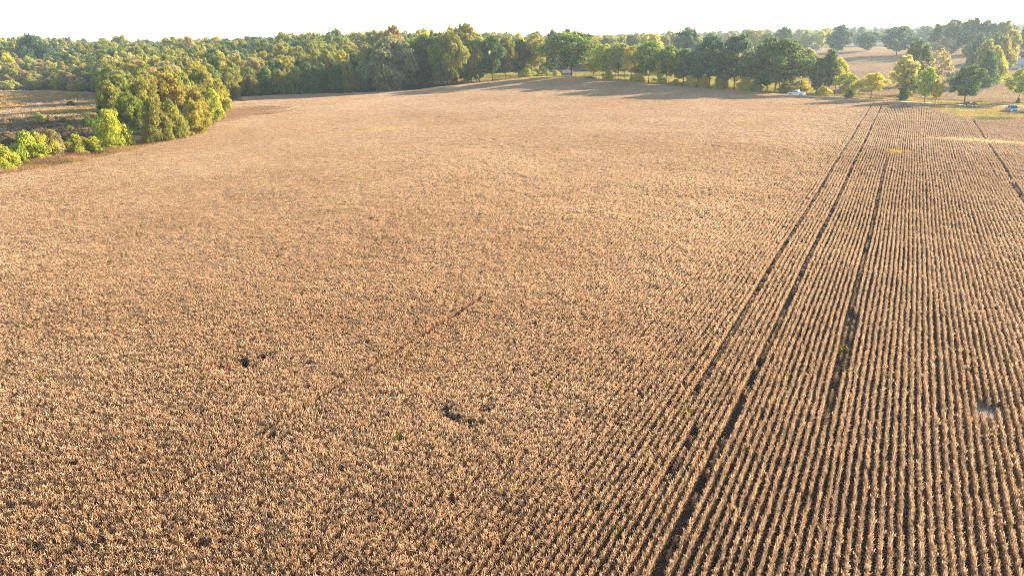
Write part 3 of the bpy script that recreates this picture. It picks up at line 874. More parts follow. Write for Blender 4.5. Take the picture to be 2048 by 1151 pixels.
    name, px, py, top, w, kind, col, label, kw = a
    kw['cb'] = kw['cb'] + .03
    picture_tree(name, px, py, top, w, kind, col, label, ROWT, **kw)

g2 = random.Random(5)
for k, px in enumerate(range(1186, 1606, 21)):
    f = (px - 1145) / 460
    d0 = np.linalg.norm(at(px, 157 + 34 * f)[:2])
    c = ['lime', 'olive', 'yellow', 'green', 'moss', 'lime', 'gold', 'green'][k % 8]
    nm = {'lime': 'yellow-green', 'moss': 'mossy green'}.get(c, c)
    picture_tree('roadside_tree', px + g2.uniform(-6, 6), None, g2.uniform(92, 112), g2.uniform(40, 56), 'oval', c,
                 'slim %s tree behind the roadside row, %s from the huge shade tree' % (nm, ['first', 'second', 'third', 'fourth', 'fifth', 'sixth', 'seventh', 'eighth', 'ninth', 'tenth', 'eleventh', 'twelfth', 'thirteenth', 'fourteenth', 'fifteenth', 'sixteenth', 'seventeenth', 'eighteenth', 'nineteenth', 'twentieth'][k]),
                 'second row behind the roadside trees', dist=d0 + g2.uniform(9, 22), cb=g2.uniform(.14, .28))
# thin young trunks and brush in the roadside row
BR = 'brush under the roadside trees'
for i, (px, py, top, w, col, label) in enumerate([
    (1085, 156, 132, 40, 'lime', 'yellow-green shrub beside the huge shade tree trunk on its forest side'), (1050, 157, 130, 34, 'lime', 'lime shrub between slender trunks at the crest'),
    (1112, 155.5, 140, 22, 'yellow', 'small yellow shrub in front of the house with pale roof'), (1215, 164, 138, 24, 'lime', 'lime shrub at the foot of the first tree beyond the huge shade tree'),
    (1275, 168, 146, 34, 'yellow', 'yellow shrub at the foot of the golden narrow tree'), (1322, 172, 150, 30, 'lime', 'yellow-green shrub at the foot of the small yellow tree'),
    (1380, 176, 150, 36, 'yellow', 'glowing yellow shrub before the thick twin oaks'), (1405, 178, 146, 26, 'yellow', 'yellow shrub at the twin oaks\' trunk'),
    (1440, 180, 150, 34, 'lime', 'lime shrub between the twin oaks'), (1490, 183, 154, 44, 'yellow', 'wide yellow shrub between the twin oaks and the widest oak'),
    (1510, 185, 158, 30, 'lime', 'lime shrub on the near side of the widest oak'), (1600, 186, 160, 48, 'yellow', 'golden shrub thicket right behind the white pickup'),
    (1570, 187, 164, 34, 'olive', 'olive shrub at the widest oak\'s far side'), (1697, 198, 180, 22, 'dark', 'small dark bush at the foot of the yellow-green low tree'),
    (1805, 201, 176, 20, 'dark', 'dark bush at the foot of the pale tall thin tree'), (1958, 206, 200, 40, 'lime', 'low lime scrub behind the road past the implement'),
    (2035, 209, 196, 10, 'dark', 'tiny dark bush at the foot of the open tree by the pickups'), (1180, 160, 153, 30, 'dark', 'low dark brush on the crest beside the huge shade tree'),
    (1350, 175, 158, 26, 'lime', 'lime shrub among thin trunks before the rounded dark oak'), (1645, 192, 172, 34, 'yellow', 'yellow-lit shrub behind the narrow dark trees')]):
    picture_tree('roadside_shrub', px, py, top, w, 'bush', col, label, BR, cat='shrub')

# trees standing beyond the road
FARG = 'trees in and around the second field'
for a in [
    ('field_oak', 1672, 575, 51, 58, 'round', 'blue', 'big round oak alone in the second field, first of three', dict(cb=.10)),
    ('field_oak', 1731, 590, 63, 54, 'spread', 'blue', 'flat-topped lower oak in the second field, middle of three', dict(cb=.12)),
    ('field_oak', 1791, 545, 52, 76, 'spread', 'blue', 'broad spreading oak in the second field, last of three', dict(cb=.16)),
    ('field_oak', 1832, 330, 80, 66, 'round', 'dark', 'large rounded dark tree behind the roadside group of four', dict(cb=.05)),
    ('bare_tree', 1883, 300, 94, 46, 'sparse', 'tan', 'half-bare tree with pale limbs behind the road', dict(cb=.12)),
    ('field_oak', 1371, 420, 56, 62, 'round', 'blue', 'tall rounded dark oak rising behind the roadside row', dict(cb=.1)),
    ('field_tree', 1296, 480, 66, 56, 'oval', 'gold', 'pale golden tree behind the roadside row, next to the rounded oak', dict(cb=.02)),
    ('field_tree', 1104, 400, 60, 30, 'round', 'blue', 'dark crown peeping over the huge shade tree, nearer the woods', dict(cb=.1)),
    ('field_tree', 1134, 400, 57, 28, 'round', 'blue', 'dark crown peeping over the huge shade tree, at its very top', dict(cb=.1)),
    ('field_tree', 1562, 600, 54, 42, 'round', 'blue', 'rounded hazy tree rising behind the widest oak', dict(cb=.02)),
    ('field_tree', 1500, 600, 60, 50, 'spread', 'moss', 'wide hazy crown behind the second twin oak', dict(cb=.02)),
    ('field_tree', 1528, 590, 66, 36, 'round', 'moss', 'lower hazy crown behind between twin oaks and widest oak', dict(cb=.02)),
    ('field_tree', 1608, 640, 59, 40, 'oval', 'pale', 'hazy pale green tree, first by the far white building', dict(cb=.02)),
    ('field_tree', 1634, 640, 62, 36, 'oval', 'pale', 'hazy yellow-green tree, second by the far white building', dict(cb=.02)),
    ('hedgerow_tree', 1978, 332, 101, 52, 'bush', 'dark', 'dark near end bush of the hedgerow across the second field', dict()),
    ('hedgerow_tree', 1992, 352, 92, 40, 'bush', 'lime', 'yellow-lit tree second along the hedgerow', dict()),
    ('hedgerow_tree', 1972, 385, 78, 46, 'oval', 'moss', 'mossy rounded tree third along the hedgerow', dict(cb=.03)),
    ('hedgerow_tree', 2004, 400, 72, 44, 'bush', 'olive', 'olive bushy tree fourth along the hedgerow', dict()),
    ('hedgerow_tree', 1985, 430, 66, 44, 'round', 'dark', 'dark leaning crown fifth along the hedgerow', dict(cb=.03)),
    ('hedgerow_tree', 2012, 450, 60, 46, 'oval', 'olive', 'olive-gold tree at the far end of the hedgerow', dict(cb=.03)),
    ('hedgerow_tree', 1952, 470, 66, 50, 'bush', 'blue', 'low dark bush joining the hedgerow to the tall grove', dict()),
    ('grove_tree', 1872, 570, 48, 48, 'round', 'blue', 'grove tree at the end toward the three field oaks', dict(cb=.05)),
    ('grove_tree', 1900, 560, 38, 52, 'round', 'blue', 'tall hazy grove tree, second from the field oaks', dict(cb=.05)),
    ('grove_tree', 1930, 555, 36, 52, 'round', 'blue', 'tallest hazy grove tree, third from the field oaks', dict(cb=.05)),
    ('grove_tree', 1962, 560, 40, 50, 'round', 'blue', 'hazy grove tree, fourth from the field oaks', dict(cb=.05)),
    ('grove_tree', 1994, 565, 41, 50, 'round', 'moss', 'hazy grove tree above the hedgerow, fifth from the field oaks', dict(cb=.05)),
    ('grove_tree', 1885, 540, 74, 70, 'sparse', 'tan', 'brownish thin-leaved tree low before the grove', dict(cb=.02)),
    ('grove_tree', 2045, 520, 50, 50, 'round', 'blue', 'dark crown behind the pale shed past the hedgerow', dict(cb=.05)),
]:
    name, px, dist, top, w, kind, col, label, kw = a
    picture_tree(name, px, None, top, w, kind, col, label, FARG, dist=dist, **kw)

# the clump and the bushes by the field edge on the meadow side
CG = 'trees of the clump at the crop edge'
for a in [
    (318, 291, 196, 62, 'bush', 'moss', 'mossy green front tree of the clump at the crop edge'),
    (268, 284, 182, 62, 'oval', 'green', 'green shaded tree at the meadow end of the clump'),
    (352, 285, 198, 56, 'bush', 'olive', 'olive tree of the clump with gold lower leaves'),
    (392, 275, 198, 54, 'bush', (.33, .27, .045), 'golden tree at the clump corner by the crop'),
    (238, 278, 160, 66, 'oval', 'moss', 'tall mossy tree on the meadow side of the clump'),
    (300, 270, 158, 70, 'oval', 'olive', 'olive tree in the middle of the clump'),
    (350, 262, 146, 80, 'round', (.29, .24, .048), 'tall gold-olive crown on top of the clump'),
    (402, 258, 174, 56, 'bush', (.34, .26, .050), 'most orange-tinted autumn tree facing the crop in the clump'),
    (430, 246, 176, 46, 'bush', 'lime', 'bright lime tree on the crop side of the clump'),
    (374, 250, 142, 60, 'oval', 'olive', 'olive tree behind the orange one in the clump'),
    (250, 258, 148, 54, 'oval', 'moss', 'mossy round crown behind the clump\'s meadow end'),
    (445, 226, 158, 48, 'bush', 'lime', 'lime green bushy tree toward the clump\'s far end'),
    (412, 232, 136, 60, 'oval', 'moss', 'mossy crown rising behind the lime trees of the clump'),
    (300, 240, 140, 64, 'oval', 'olive', 'olive crown deep in the clump behind the middle tree'),
    (345, 232, 132, 70, 'oval', 'olive', 'high olive crown at the back of the clump'),
    (462, 204, 150, 48, 'bush', 'moss', 'mossy bush where the clump meets the far woods'),
    (222, 262, 178, 44, 'bush', 'dark', 'dark shaded bush at the foot of the clump on the meadow'),
    (400, 214, 124, 64, 'oval', 'olive', 'olive crown linking clump and far woods'),
    (350, 212, 122, 66, 'oval', 'tan', 'tan crown linking clump and far woods'),
    (300, 216, 128, 60, 'oval', 'olive', 'olive-brown crown behind the clump near the meadow'),
    (250, 222, 140, 54, 'oval', 'olive', 'olive crown by the meadow\'s far corner'),
    (462, 198, 134, 58, 'oval', 'olive', 'olive tree standing where the crop meets the far woods'),
    (214, 200, 136, 42, 'oval', 'moss', 'mossy tree at the very corner of meadow and far woods'),
    (228, 192, 128, 46, 'oval', 'olive', 'olive tree just behind the corner of meadow and far woods'),
    (252, 196, 124, 50, 'oval', 'moss', 'moss green tree behind the clump near the meadow corner'),
    (285, 194, 120, 54, 'oval', 'tan', 'tan tree behind the clump near the meadow corner'),
    (232, 206, 132, 50, 'oval', 'moss', 'mossy crown at the meadow corner before the far woods'),
    (270, 203, 126, 56, 'oval', 'olive', 'olive crown second from the meadow corner before the far woods'),
    (325, 201, 118, 60, 'oval', 'moss', 'mossy high crown third from the meadow corner before the far woods'),
    (375, 200, 114, 60, 'oval', 'olive', 'olive high crown between clump and far woods, nearest the crop corner'),
    (425, 202, 128, 56, 'oval', 'moss', 'moss green crown over the lime trees at the crop corner'),
    (275, 246, 150, 56, 'oval', 'moss', 'mossy inner crown of the clump near its meadow end'),
    (330, 226, 134, 60, 'oval', 'tan', 'tan inner crown near the top of the clump'),
    (240, 240, 160, 50, 'bush', 'moss', 'mossy bushy tree low on the clump\'s meadow side'),
    (222, 224, 158, 44, 'oval', 'green', 'green tree at the clump\'s shaded meadow corner'),
]:
    px, py, top, w, kind, col, label = a
    picture_tree('clump_tree', px, py, top, w, kind, col, label, CG)
BG = 'bushes along the crop edge'
for a in [
    (228, 302, 228, 72, (.36, .385, .045), 'largest bright green bush, beside the clump of trees'),
    (158, 314, 276, 44, 'lime', 'bright green bush, first from the largest one, its upright half'),
    (190, 311, 280, 44, 'lime', 'low spreading bright green bush next to the largest one'),
    (62, 330, 270, 58, 'lime', 'yellow-green tall bush in the middle of the edge row'),
    (85, 326, 272, 44, 'lime', 'yellow-green bush crowding the tall one in the edge row'),
    (112, 321, 268, 40, 'tan', 'brownish half-dry bush between the green ones'),
    (128, 318, 290, 26, 'lime', 'little green bush at the foot of the brownish one'),
    (2, 348, 292, 62, 'lime', 'bright green bush at the edge of view along the crop'),
    (80, 246, 224, 26, 'pale', 'lone small pale bush in the shaded meadow'),
    (142, 212, 202, 16, 'dark', 'lone tiny dark bush on the sunlit meadow'),
    (180, 256, 232, 26, 'green', 'dark green sapling in the clump\'s shade'),
    (150, 193, 186, 14, 'lime', 'tiny yellow-green bush at the meadow\'s far side'),
]:
    px, py, top, w, col, label = a
    picture_tree('bush', px, py, top - (8 if py > 290 else 0), w * (1.22 if py > 290 else 1.1), 'bush', col, label, BG, cat='bush')

g3 = random.Random(17)
_sc = sorted((g3.uniform(5, 195), g3.uniform(222, 292)) for _ in range(16))
for k, (px, py) in enumerate(_sc):
    b_ = at(px, py); c_ = g3.choice(['brown', 'tan', 'moss', 'brown'])
    add_tree('scrub_bush', b_, g3.uniform(1.0, 2.2), g3.uniform(1.8, 3.6), 'bush', c_, 'low %s scrub bush in the shaded meadow hollow, %s on the way to the clump' % ({'moss': 'mossy'}.get(c_, c_),
             'first second third fourth fifth sixth seventh eighth ninth tenth eleventh twelfth thirteenth fourteenth fifteenth sixteenth'.split()[k]), 'scrub in the meadow hollow', cat='bush')
# ------------------------------------------------------------------ the woods beyond the field
def woods():
    g = np.random.default_rng(55)
    poly = [tuple(at(px, py)[:2]) for px, py in ((-60, 181), (0, 182), (100, 182), (215, 184), (300, 196), (400, 199), (480, 195), (640, 189.5), (760, 185), (835, 181), (920, 171), (985, 164))]
    poly += [(-25, 350), (-10, 430), (130, 520), (190, 700), (190, 1000), (-760, 1000), (-700, 500)]
    edge = np.array(poly[:12])
    rows = []
    for step, r0, r1 in ((6.5, 0, 420), (9.5, 420, 640), (14, 640, 1050)):
        X, Y = np.meshgrid(np.arange(-760, 260, step), np.arange(200, 1010, step))
        X = X.ravel() + (g.random(X.size) - .5) * step * .9; Y = Y.ravel() + (g.random(Y.size) - .5) * step * .9
        rr = np.hypot(X, Y)
        m = in_poly(poly, X, Y) & (rr >= r0) & (rr < r1) & in_view(np.stack([X, Y, np.full(len(X), 10.)], 1), 120)
        rows.append(np.stack([X[m], Y[m], np.full(m.sum(), step)], 1))
    P = np.concatenate(rows)
    ed = np.full(len(P), 1e9)
    for a, b in zip(edge[:-1], edge[1:]):
        t = np.clip(((P[:, :2] - a) @ (b - a)) / ((b - a) @ (b - a)), 0, 1)
        ed = np.minimum(ed, np.linalg.norm(P[:, :2] - (a + t[:, None] * (b - a)), axis=1))
    Z = tz(P[:, 0], P[:, 1])
    out = []
    for (x, y, step), d, z in zip(P, ed, Z):
        u, v, zc = project((x, y, z))
        # heights: scrub by the meadow, young trees in the middle, tall oaks towards the crest and far back
        h0 = np.interp(u, [0, 190, 225, 440, 500, 600, 720, 830, 950], [5.0, 6.0, 12.5, 13, 9.5, 9.0, 11, 18, 18.5])
        h1 = np.interp(u, [0, 190, 225, 440, 500, 600, 720, 830, 950], [10., 11., 15, 15.5, 13, 13, 15, 19.5, 19.5])
        h2 = np.interp(u, [0, 100, 200, 450, 600, 830, 950, 1100], [21., 20., 18.5, 18.5, 20, 19.5, 19.0, 17.0])
        h = np.interp(d, [0, 45, 80, 150, 260], [h0, h1, (h1 * .7 + h2 * .3), h2, h2]) * g.normal(1.0, .12)
        h = max(3.0, h - max(0, z - 2) * .7)
        q = g.random(); patch = float(vnoise(np.array([x]), np.array([y]), 40, 7)[0]) * .7 + float(vnoise(np.array([x]), np.array([y]), 14, 8)[0]) * .3
        if d < 14 and 470 < u < 730: col = 'dark' if q < .7 else 'moss'; kind = 'bush'  # front trees mostly dark: the shade on them is put into the leaf colour
        elif d < 25 and u >= 730: col = 'dark' if q < .25 else ('green' if q < .62 else 'moss' if q < .8 else 'olive'); kind = 'oval'
        elif d < 60 and u < 300: col = ['tan', 'olive', 'brown', 'moss', 'pale'][int(q * 4.99)]; kind = 'bush' if q < .55 else 'oval'
        elif d < 90:
            col = 'olive' if patch > .52 else 'pale'
            if q < .12: col = 'dark'
            elif q < .25: col = 'tan'
            elif q < .36: col = 'yellow'
            kind = 'oval' if q < .7 else 'cone'
        else:
            col = 'moss' if patch > .5 else ('blue' if patch < .40 else 'olive')
            if q < .1: col = 'dark'
            elif q > .93: col = 'yellow'
            elif q > .87: col = 'tan'
            kind = 'round' if q < .6 else 'oval'
        wd = h * g.uniform(.48, .66) if kind == 'oval' else h * g.uniform(.62, .85)
        if kind == 'cone': wd = h * g.uniform(.36, .46)
        wd = max(wd, step * .95)
        out.append((np.hypot(x, y), x, y, z, h, wd, kind, col, u, d))
    # the big rounded tree at the field edge keeps its place
    c = at(778, 185)
    out = [t for t in out if math.hypot(t[1] - c[0], t[2] - c[1]) > 8.5 and math.hypot(t[1] - c[0] - 15, t[2] - c[1] - 4) > 14]
    out.sort()
    # which trees show most
    sky_ = np.full(2300, 400.0); vis = []
    for i, t in enumerate(out):
        u, vt, zc = project((t[1], t[2], t[3] + t[4])); hw = t[5] / 2 * F_PX / zc
        a, b = int(max(0, u - hw + 100)), int(min(2299, u + hw + 100))
        if b <= a: vis.append(0); continue
        seg = sky_[a:b]; vb = project((t[1], t[2], t[3]))[1]
        gain = np.clip(np.minimum(seg, vb) - vt, 0, None).sum()
        if not (-15 < u < 2063): gain *= .1
        vis.append(gain); sky_[a:b] = np.minimum(seg, vt + 1.5)
    order = np.argsort(-np.array(vis))
    mine = set(order[:300].tolist())
    return out, mine, vis
WOODS, MINE, VIS = woods()
picture_tree('forest_oak', 778, 185, 77, 116, 'round', (.21, .225, .105), 'huge rounded grey-green oak bulging from the woods onto the crop edge', cb=.0)

NICE = {'dark': 'dark green', 'blue': 'blue-green', 'green': 'green', 'olive': 'olive', 'moss': 'moss green', 'lime': 'lime', 'yellow': 'yellowish', 'gold': 'golden',
        'tan': 'tan', 'brown': 'brown', 'orange': 'orange', 'pale': 'pale green'}
SHAPE = {'bush': 'bushy', 'oval': 'upright', 'round': 'round-crowned', 'cone': 'narrow'}
ORD = ['first', 'second', 'third', 'fourth', 'fifth', 'sixth', 'seventh', 'eighth', 'ninth', 'tenth', 'eleventh', 'twelfth', 'thirteenth', 'fourteenth', 'fifteenth', 'sixteenth', 'seventeenth', 'eighteenth', 'nineteenth', 'twentieth']
def zone(t):
    u, d = t[8], t[9]
    depth = 'front edge' if d < 12 else ('young belt' if d < 85 else 'skyline belt')
    where = ('behind the meadow' if u < 215 else 'behind the autumn clump' if u < 470 else 'between the clump and the huge oak' if u < 760 else 'between the huge oak and the crest')
    return depth, where
zones = {}
for i in sorted(MINE, key=lambda i: WOODS[i][8]):
    t = WOODS[i]; zones.setdefault((zone(t), t[6], t[7]), []).append(i)
for ((depth, where), kind, col), ids in zones.items():
    for k, i in enumerate(ids):
        _, x, y, z, h, wd, kind, col, u, d = WOODS[i]
        if len(ids) == 1: lab = 'only %s %s tree in the %s %s' % (SHAPE[kind], NICE[col], depth, where)
        else: lab = '%s %s %s tree, %s %s' % (ORD[min(k, 19)], SHAPE[kind], NICE[col], depth, where)
        add_tree('forest_tree', (x, y, z), h, wd, kind, col, lab, 'woods beyond the crop', cb=.02 if kind == 'bush' else .10)

FCOLL = [crown_mesh(5000 + i, k, 3600, M_LEAF_I, .045) for i, k in enumerate(('round', 'oval', 'cone', 'bush', 'round', 'oval'))]
FI = {'round': (0, 4), 'oval': (1, 5), 'cone': (2, 2), 'bush': (3, 3)}
rest = [t for i, t in enumerate(WOODS) if i not in MINE]
pos = np.array([(t[1], t[2], t[3] + .02 * t[4]) for t in rest])
scl = np.array([(t[5] / 1.9, t[5] / 1.9, t[4] * .95) for t in rest])
idx = np.array([FI[t[6]][random.random() < .5] for t in rest])
colr = np.array([COL[t[7]] for t in rest]) * (.85 + .3 * rng.random((len(rest), 1)))
o = scatter('distant_forest', pos, rng.random(len(rest)) * 6.3, scl, idx, colr, FCOLL)
tag(o, 'crowded crowns filling the woods behind the nearer forest trees', 'forest')
print('woods', len(WOODS), len(rest))

def horizon_woods():
    g = np.random.default_rng(77)
    n = 5200
    ang = g.uniform(R(-48), R(48), n)
    r = np.sqrt(g.uniform(0, 1, n)) * 1500 + 640
    X, Y = np.sin(ang) * r, np.cos(ang) * r
    belt = vnoise(X, Y, 150, 13)
    left = X < 210 - (Y < 1000) * 0
    m = ((belt > .48) | (r > 1250)) & ~((X < 190) & (Y < 1000)) & ~((X > 180) & (r < 760))
    X, Y = X[m], Y[m]; n = len(X)
    h = g.uniform(13, 20, n) * np.interp(X, [-400, 0, 400, 900], [.95, .9, 1.0, 1.1]); w = h * g.uniform(.75, 1.1, n)
    cl = np.array([COL['blue'], COL['moss'], COL['dark'], COL['olive'], COL['pale']])[g.integers(0, 5, n)] * (.85 + .3 * g.random((n, 1)))
    o = scatter('horizon_forest', np.stack([X, Y, tz(X, Y)], 1), g.random(n) * 6.3, np.stack([w / 1.8, w / 1.8, h], 1), g.choice([0, 1, 3, 4, 5], n), cl, FCOLL)
    tag(o, 'hazy belt of woods along the horizon', 'forest')
horizon_woods()

# ------------------------------------------------------------------ vehicles
M_WHITE = flat_mat('white_paint', (.62, .64, .66), .3, var=.03, spec=.5)
M_SILVER = flat_mat('silver_paint', (.30, .33, .37), .3, var=.04, spec=.5)
M_DARKP = flat_mat('dark_paint', (.035, .04, .05), .3, var=.05, spec=.5)
M_GLASS = flat_mat('car_glass', (.03, .045, .06), .08, var=.02, spec=.8)
M_RUBBER = flat_mat('rubber', (.025, .025, .027), .85, var=.1)
M_CHROME = flat_mat('steel', (.62, .63, .65), .25, metal=.9, var=.05)
M_RED = flat_mat('tail_red', (.40, .02, .02), .3, var=.05)
M_LAMP = flat_mat('headlamp', (.75, .77, .8), .1, var=.02, spec=.8)
M_IRON = flat_mat('implement_iron', (.045, .05, .05), .6, var=.3, scale=3)
M_RUST = flat_mat('rusty_deck', (.17, .07, .045), .8, var=.3, scale=3)
M_LIDS = flat_mat('box_lid', (.70, .70, .66), .5, var=.05)

def wheel(parent, x, y, r, wdt, side):
    m = MB(); m.tube([(x, y - wdt / 2, r), (x, y - wdt / 2 * .6, r), (x, y + wdt / 2 * .6, r), (x, y + wdt / 2, r)], [r * .93, r, r, r * .93], 20)
    t = m.build('wheel', M_RUBBER, parent, smooth=False)
    m = MB(); yy = y + side * wdt / 2
    m.tube([(x, yy - side * .03, r), (x, yy + side * .012, r)], [r * .62, r * .58], 16); m.build('rim', M_CHROME, t)
    m = MB(); m.tube([(x, yy, r), (x, yy + side * .03, r)], r * .18, 8); m.build('hub', M_CHROME, t)
    return t

def pickup(loc, rz, label, body_mat, group):
    """5.8 m crew cab pickup, nose to +x"""
    root = empty('pickup_truck', loc, rz)
    hw = .98
    def arch(cx, r=.50, n=7): return [(cx + r * math.cos(a), .42 + r * math.sin(a)) for a in [math.pi * k / (n - 1) for k in range(n)]]
    low = [(-2.9, .48)] + [(-2.88, .62)] + [(-2.85, 1.10), (-1.35, 1.12), (.95, 1.13), (2.55, 1.05), (2.86, .93), (2.92, .55), (2.75, .42)]
    prof = low + [p for p in arch(1.85)] + [p for p in arch(-1.72)] + [(-2.75, .42)]
    m = MB()
    n = len(prof)
    ys = (-hw, -hw + .10, hw - .10, hw)
    vs = []
    for j, y in enumerate(ys):
        for x, z in prof: vs.append((x, y, z if j in (1, 2) else (z - .05 if z > 1.0 else z)))
    fs = []
    for j in range(3):
        for i in range(n): fs.append((j * n + i, (j + 1) * n + i, (j + 1) * n + (i + 1) % n, j * n + (i + 1) % n))
    m.add(vs, fs)
    # side skins as strips between profile and sill so that the wheel openings stay open
    top = [(-2.85, 1.05), (-1.35, 1.07), (.95, 1.08), (2.55, 1.0), (2.86, .88)]
    for s, y in ((0, -hw), (3, hw)):
        bmv = [(x, y, z if z <= 1.0 else z - .05) for x, z in prof]
        m.add(bmv, [tuple(range(n)) if s == 0 else tuple(range(n - 1, -1, -1))])
    m.build('body', body_mat, root)
    # bed: dark open box
    m = MB(); m.box(-2.78, -1.02, -hw + .14, hw - .14, 1.135, 1.15); m.build('bed_liner', M_RUBBER, root)
    m = MB()
    for s in (-1, 1): m.box(-2.82, -1.0, s * (hw - .07) - .06, s * (hw - .07) + .06, 1.10, 1.32)
    m.box(-2.86, -2.78, -hw + .05, hw - .05, .72, 1.32)
    m.build('bed_side', body_mat, root, bevel=.02)
    # cab
    cab = [(-1.0, 1.10), (-.95, 1.38), (-.72, 1.86), (-.45, 1.92), (.55, 1.90), (.80, 1.82), (1.42, 1.18), (1.45, 1.10)]
    m = MB(); nn = len(cab); vs = []
    for s, k in ((-1, 0), (1, 0)):
        for x, z in cab: vs.append((x, s * (hw - .02 - max(0, z - 1.2) * .24), z))
    m.add(vs, [tuple(range(nn)), tuple(range(2 * nn - 1, nn - 1, -1))] + [(i, i + nn, (i + 1) % nn + nn, (i + 1) % nn) for i in range(nn)])
    cabo = m.build('cab', body_mat, root, bevel=.03)
    def pane(name, corners):
        m = MB(); m.add(corners, [(0, 1, 2, 3)]); return m.build(name, M_GLASS, cabo)
    for s in (-1, 1):
        yb, yt = s * (hw - .045 + .03), s * (hw - .155 + .03)
        pane('side_window', [(-.82, yb, 1.27), (.10, yb, 1.27), (.10, yt, 1.74), (-.62, yt, 1.74)])
        pane('side_window', [(.20, yb, 1.27), (1.16, yb, 1.27), (.72, yt, 1.74), (.20, yt, 1.74)])
    pane('windshield', [(1.425, -.80, 1.20), (1.425, .80, 1.20), (.83, .70, 1.80), (.83, -.70, 1.80)])
    pane('rear_window', [(-.985, -.74, 1.34), (-.985, .74, 1.34), (-.775, .66, 1.80), (-.775, -.66, 1.80)])
    for s in (-1, 1):
        for x in (1.85, -1.72): wheel(root, x, s * (hw - .15), .40, .27, s)
        m = MB(); m.box(2.80, 2.93, s * .72 - .16, s * .72 + .16, .80, .95); m.build('headlight', M_LAMP, root, bevel=.02)
        m = MB(); m.box(-2.91, -2.84, s * .89 - .06, s * .89 + .06, .85, 1.24); m.build('tail_light', M_RED, root, bevel=.01)
        m = MB(); m.box(.98, 1.12, s * 1.02, s * 1.20 if s > 0 else s * 1.20, 1.20, 1.40) if s > 0 else m.box(.98, 1.12, -1.20, -1.02, 1.20, 1.40); m.build('mirror', M_RUBBER, root, bevel=.02)
    m = MB(); m.box(2.88, 2.945, -.52, .52, .62, .94); m.build('grille', M_RUBBER, root, bevel=.01)
    m = MB(); m.box(2.86, 3.02, -.94, .94, .40, .60); m.build('front_bumper', M_CHROME, root, bevel=.03)
    m = MB(); m.box(-3.02, -2.88, -.94, .94, .42, .62); m.build('rear_bumper', M_CHROME, root, bevel=.03)
    tag(root, label, 'pickup', group)
    return root
_rd = ROAD[4] - ROAD[3]; RZ = math.atan2(_rd[1], _rd[0])
VG = 'pickups by the gravel road'
p = at(1592, 192.0); pickup((p[0], p[1], p[2] + .07), RZ + math.pi, 'white pickup on the gravel road before the widest oak', M_WHITE, VG)
p = at(2023, 225.0); pickup((p[0], p[1], p[2] + .06), R(-112), 'grey-blue pickup parked nose-on on the grass below the road', M_SILVER, VG)
p = at(2056, 227.0); pickup((p[0], p[1], p[2] + .06), R(-118), 'white pickup cut by the picture edge beside the other parked one', M_WHITE, VG)

def implement():
    p = at(1937, 214.5)
    root = empty('farm_implement', (p[0], p[1], p[2] + .05), RZ + R(6))
    m = MB(); m.box(-1.9, 1.9, -.12, .12, .75, .95); m.box(-1.7, 1.7, .75, .9, .75, .9); m.box(-1.7, -1.55, -.1, .9, .75, .9); m.box(1.55, 1.7, -.1, .9, .75, .9); m.build('frame', M_IRON, root, bevel=.02)
    m = MB(); m.tube([(-1.9, 0, .85), (-2.6, -.1, .78), (-3.1, -.1, .95), (-3.25, -.1, 1.25)], [.07, .06, .06, .05], 8); m.build('tongue', M_IRON, root)
    for x in (-.9, .95):
        for y in (-.55, .95): wheel(root, x, y, .46, .24, -1 if y < 0 else 1)
    m = MB(); m.box(-1.5, -.2, -.2, .8, .95, 1.45); m.build('hopper', M_IRON, root, bevel=.06)
    m = MB(); m.box(-.25, .15, -.1, .7, 1.0, 1.62); hb = m.build('seed_box', M_IRON, root, bevel=.03)
    m = MB(); m.box(-.28, .18, -.13, .73, 1.625, 1.69); m.build('lid', M_LIDS, hb, bevel=.02)
    m = MB(); m.box(.3, 1.8, -.15, .85, .955, 1.10); m.build('deck', M_RUST, root, bevel=.02)
    m = MB(); m.box(.7, 1.5, .0, .7, 1.105, 1.55); m.build('engine_box', M_IRON, root, bevel=.08)
    m = MB(); m.tube([(1.9, 0, .85), (2.5, 0, .6), (2.9, 0, .45)], .06, 8); m.build('draw_bar', M_IRON, root)
    wheel(root, 3.0, -.05, .32, .2, -1)
    tag(root, 'dark farm implement with wheels and pale box lid under the round dark tree', 'implement')
implement()

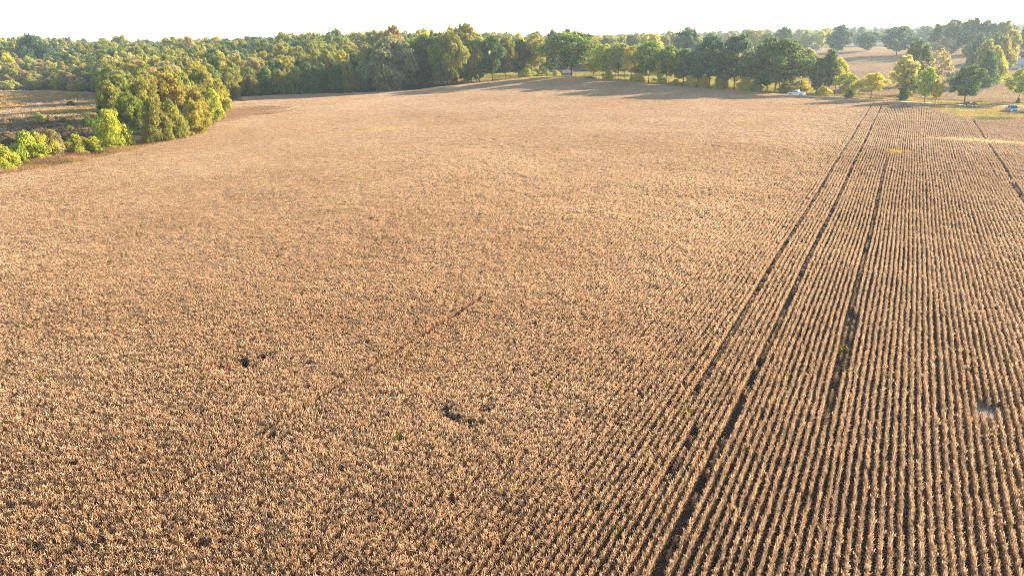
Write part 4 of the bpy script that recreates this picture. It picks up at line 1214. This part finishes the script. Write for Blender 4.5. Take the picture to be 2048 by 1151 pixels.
# ------------------------------------------------------------------ buildings
M_ROOFW = flat_mat('pale_metal_roof', (.14, .125, .11), .8, var=.06, scale=.6)
M_WALLW = flat_mat('white_siding', (.45, .44, .42), .7, var=.05)
M_WALLG = flat_mat('grey_wall', (.07, .066, .062), .8, var=.1)
M_ROOFB = flat_mat('blue_metal_roof', (.20, .28, .33), .5, var=.06, scale=.6)
M_TRIM = flat_mat('trim', (.38, .37, .35), .6, var=.03)
def house(name, base, rz, L, Wd, H, roof_h, wall, roofm, label, wins=3):
    root = empty(name, tuple(base), rz)
    m = MB(); m.box(-L / 2, L / 2, -Wd / 2, Wd / 2, -.6, H)
    w = m.build('wall', wall, root)
    m = MB(); m.add([(-L / 2, -Wd / 2, H), (-L / 2, Wd / 2, H), (-L / 2, 0, H + roof_h * .93), (L / 2, -Wd / 2, H), (L / 2, Wd / 2, H), (L / 2, 0, H + roof_h * .93)], [(0, 1, 2), (3, 5, 4), (0, 2, 5, 3), (1, 4, 5, 2)])
    m.build('gable', wall, root)
    ov = .5
    m = MB()
    for s in (-1, 1):
        m.add([(-L / 2 - ov, s * (Wd / 2 + ov), H - ov * roof_h / (Wd / 2) + .05), (L / 2 + ov, s * (Wd / 2 + ov), H - ov * roof_h / (Wd / 2) + .05), (L / 2 + ov, 0, H + roof_h + .05), (-L / 2 - ov, 0, H + roof_h + .05),
               (-L / 2 - ov, s * (Wd / 2 + ov), H - ov * roof_h / (Wd / 2) + .2), (L / 2 + ov, s * (Wd / 2 + ov), H - ov * roof_h / (Wd / 2) + .2), (L / 2 + ov, 0, H + roof_h + .2), (-L / 2 - ov, 0, H + roof_h + .2)],
              [(0, 3, 2, 1), (4, 5, 6, 7), (0, 1, 5, 4), (1, 2, 6, 5), (2, 3, 7, 6), (3, 0, 4, 7)])
    m.build('roof', roofm, root)
    for k in range(wins):
        x = -L / 2 + L * (k + .5) / wins
        m = MB(); m.box(x - .55, x + .55, -Wd / 2 - .05, -Wd / 2 + .02, 1.0, 2.2); f = m.build('window', M_TRIM, root)
        m = MB(); m.box(x - .45, x + .45, -Wd / 2 - .065, -Wd / 2 - .052, 1.1, 2.1); m.build('pane', M_GLASS, f)
    m = MB(); m.box(L / 2 - .02, L / 2 + .06, -.5, .5, 0, 2.1); m.build('door', M_WALLG, root)
    tag(root, label, 'building')
    return root
house('house', bearing(1134, 385), R(8), 5, 4.5, 2.1, 1.1, M_WALLG, M_ROOFW, 'low grey house with pale roof seen under the huge shade tree')
house('house', bearing(1250, 470), R(70), 9, 8, 6.2, 3.2, M_WALLW, M_ROOFW, 'white gabled house peeping over the roadside trees', 2)
house('farm_shed', bearing(1622, 625), R(-10), 9, 6, 2.3, 1.4, M_WALLW, M_ROOFW, 'small white building at the far edge of the second field')
house('farm_shed', bearing(2045, 452), R(-28), 26, 9, 2.6, 2.0, M_WALLW, M_ROOFB, 'long low shed with pale blue roof past the hedgerow', 5)

# ------------------------------------------------------------------ haze
def haze():
    m, n, l = new_mat('haze')
    o = n.new('ShaderNodeOutputMaterial'); v = n.new('ShaderNodeVolumePrincipled')
    v.inputs['Color'].default_value = (.74, .88, 1.0, 1)
    v.inputs['Density'].default_value = .00013
    v.inputs['Anisotropy'].default_value = .3
    l.new(v.outputs[0], o.inputs['Volume'])
    mb = MB(); mb.box(-4300, 4300, -1600, 5300, -6, 46)
    ob = mb.build('haze', m)
    tag(ob, 'thin pale morning haze over the fields', 'haze', kind='stuff')
haze()
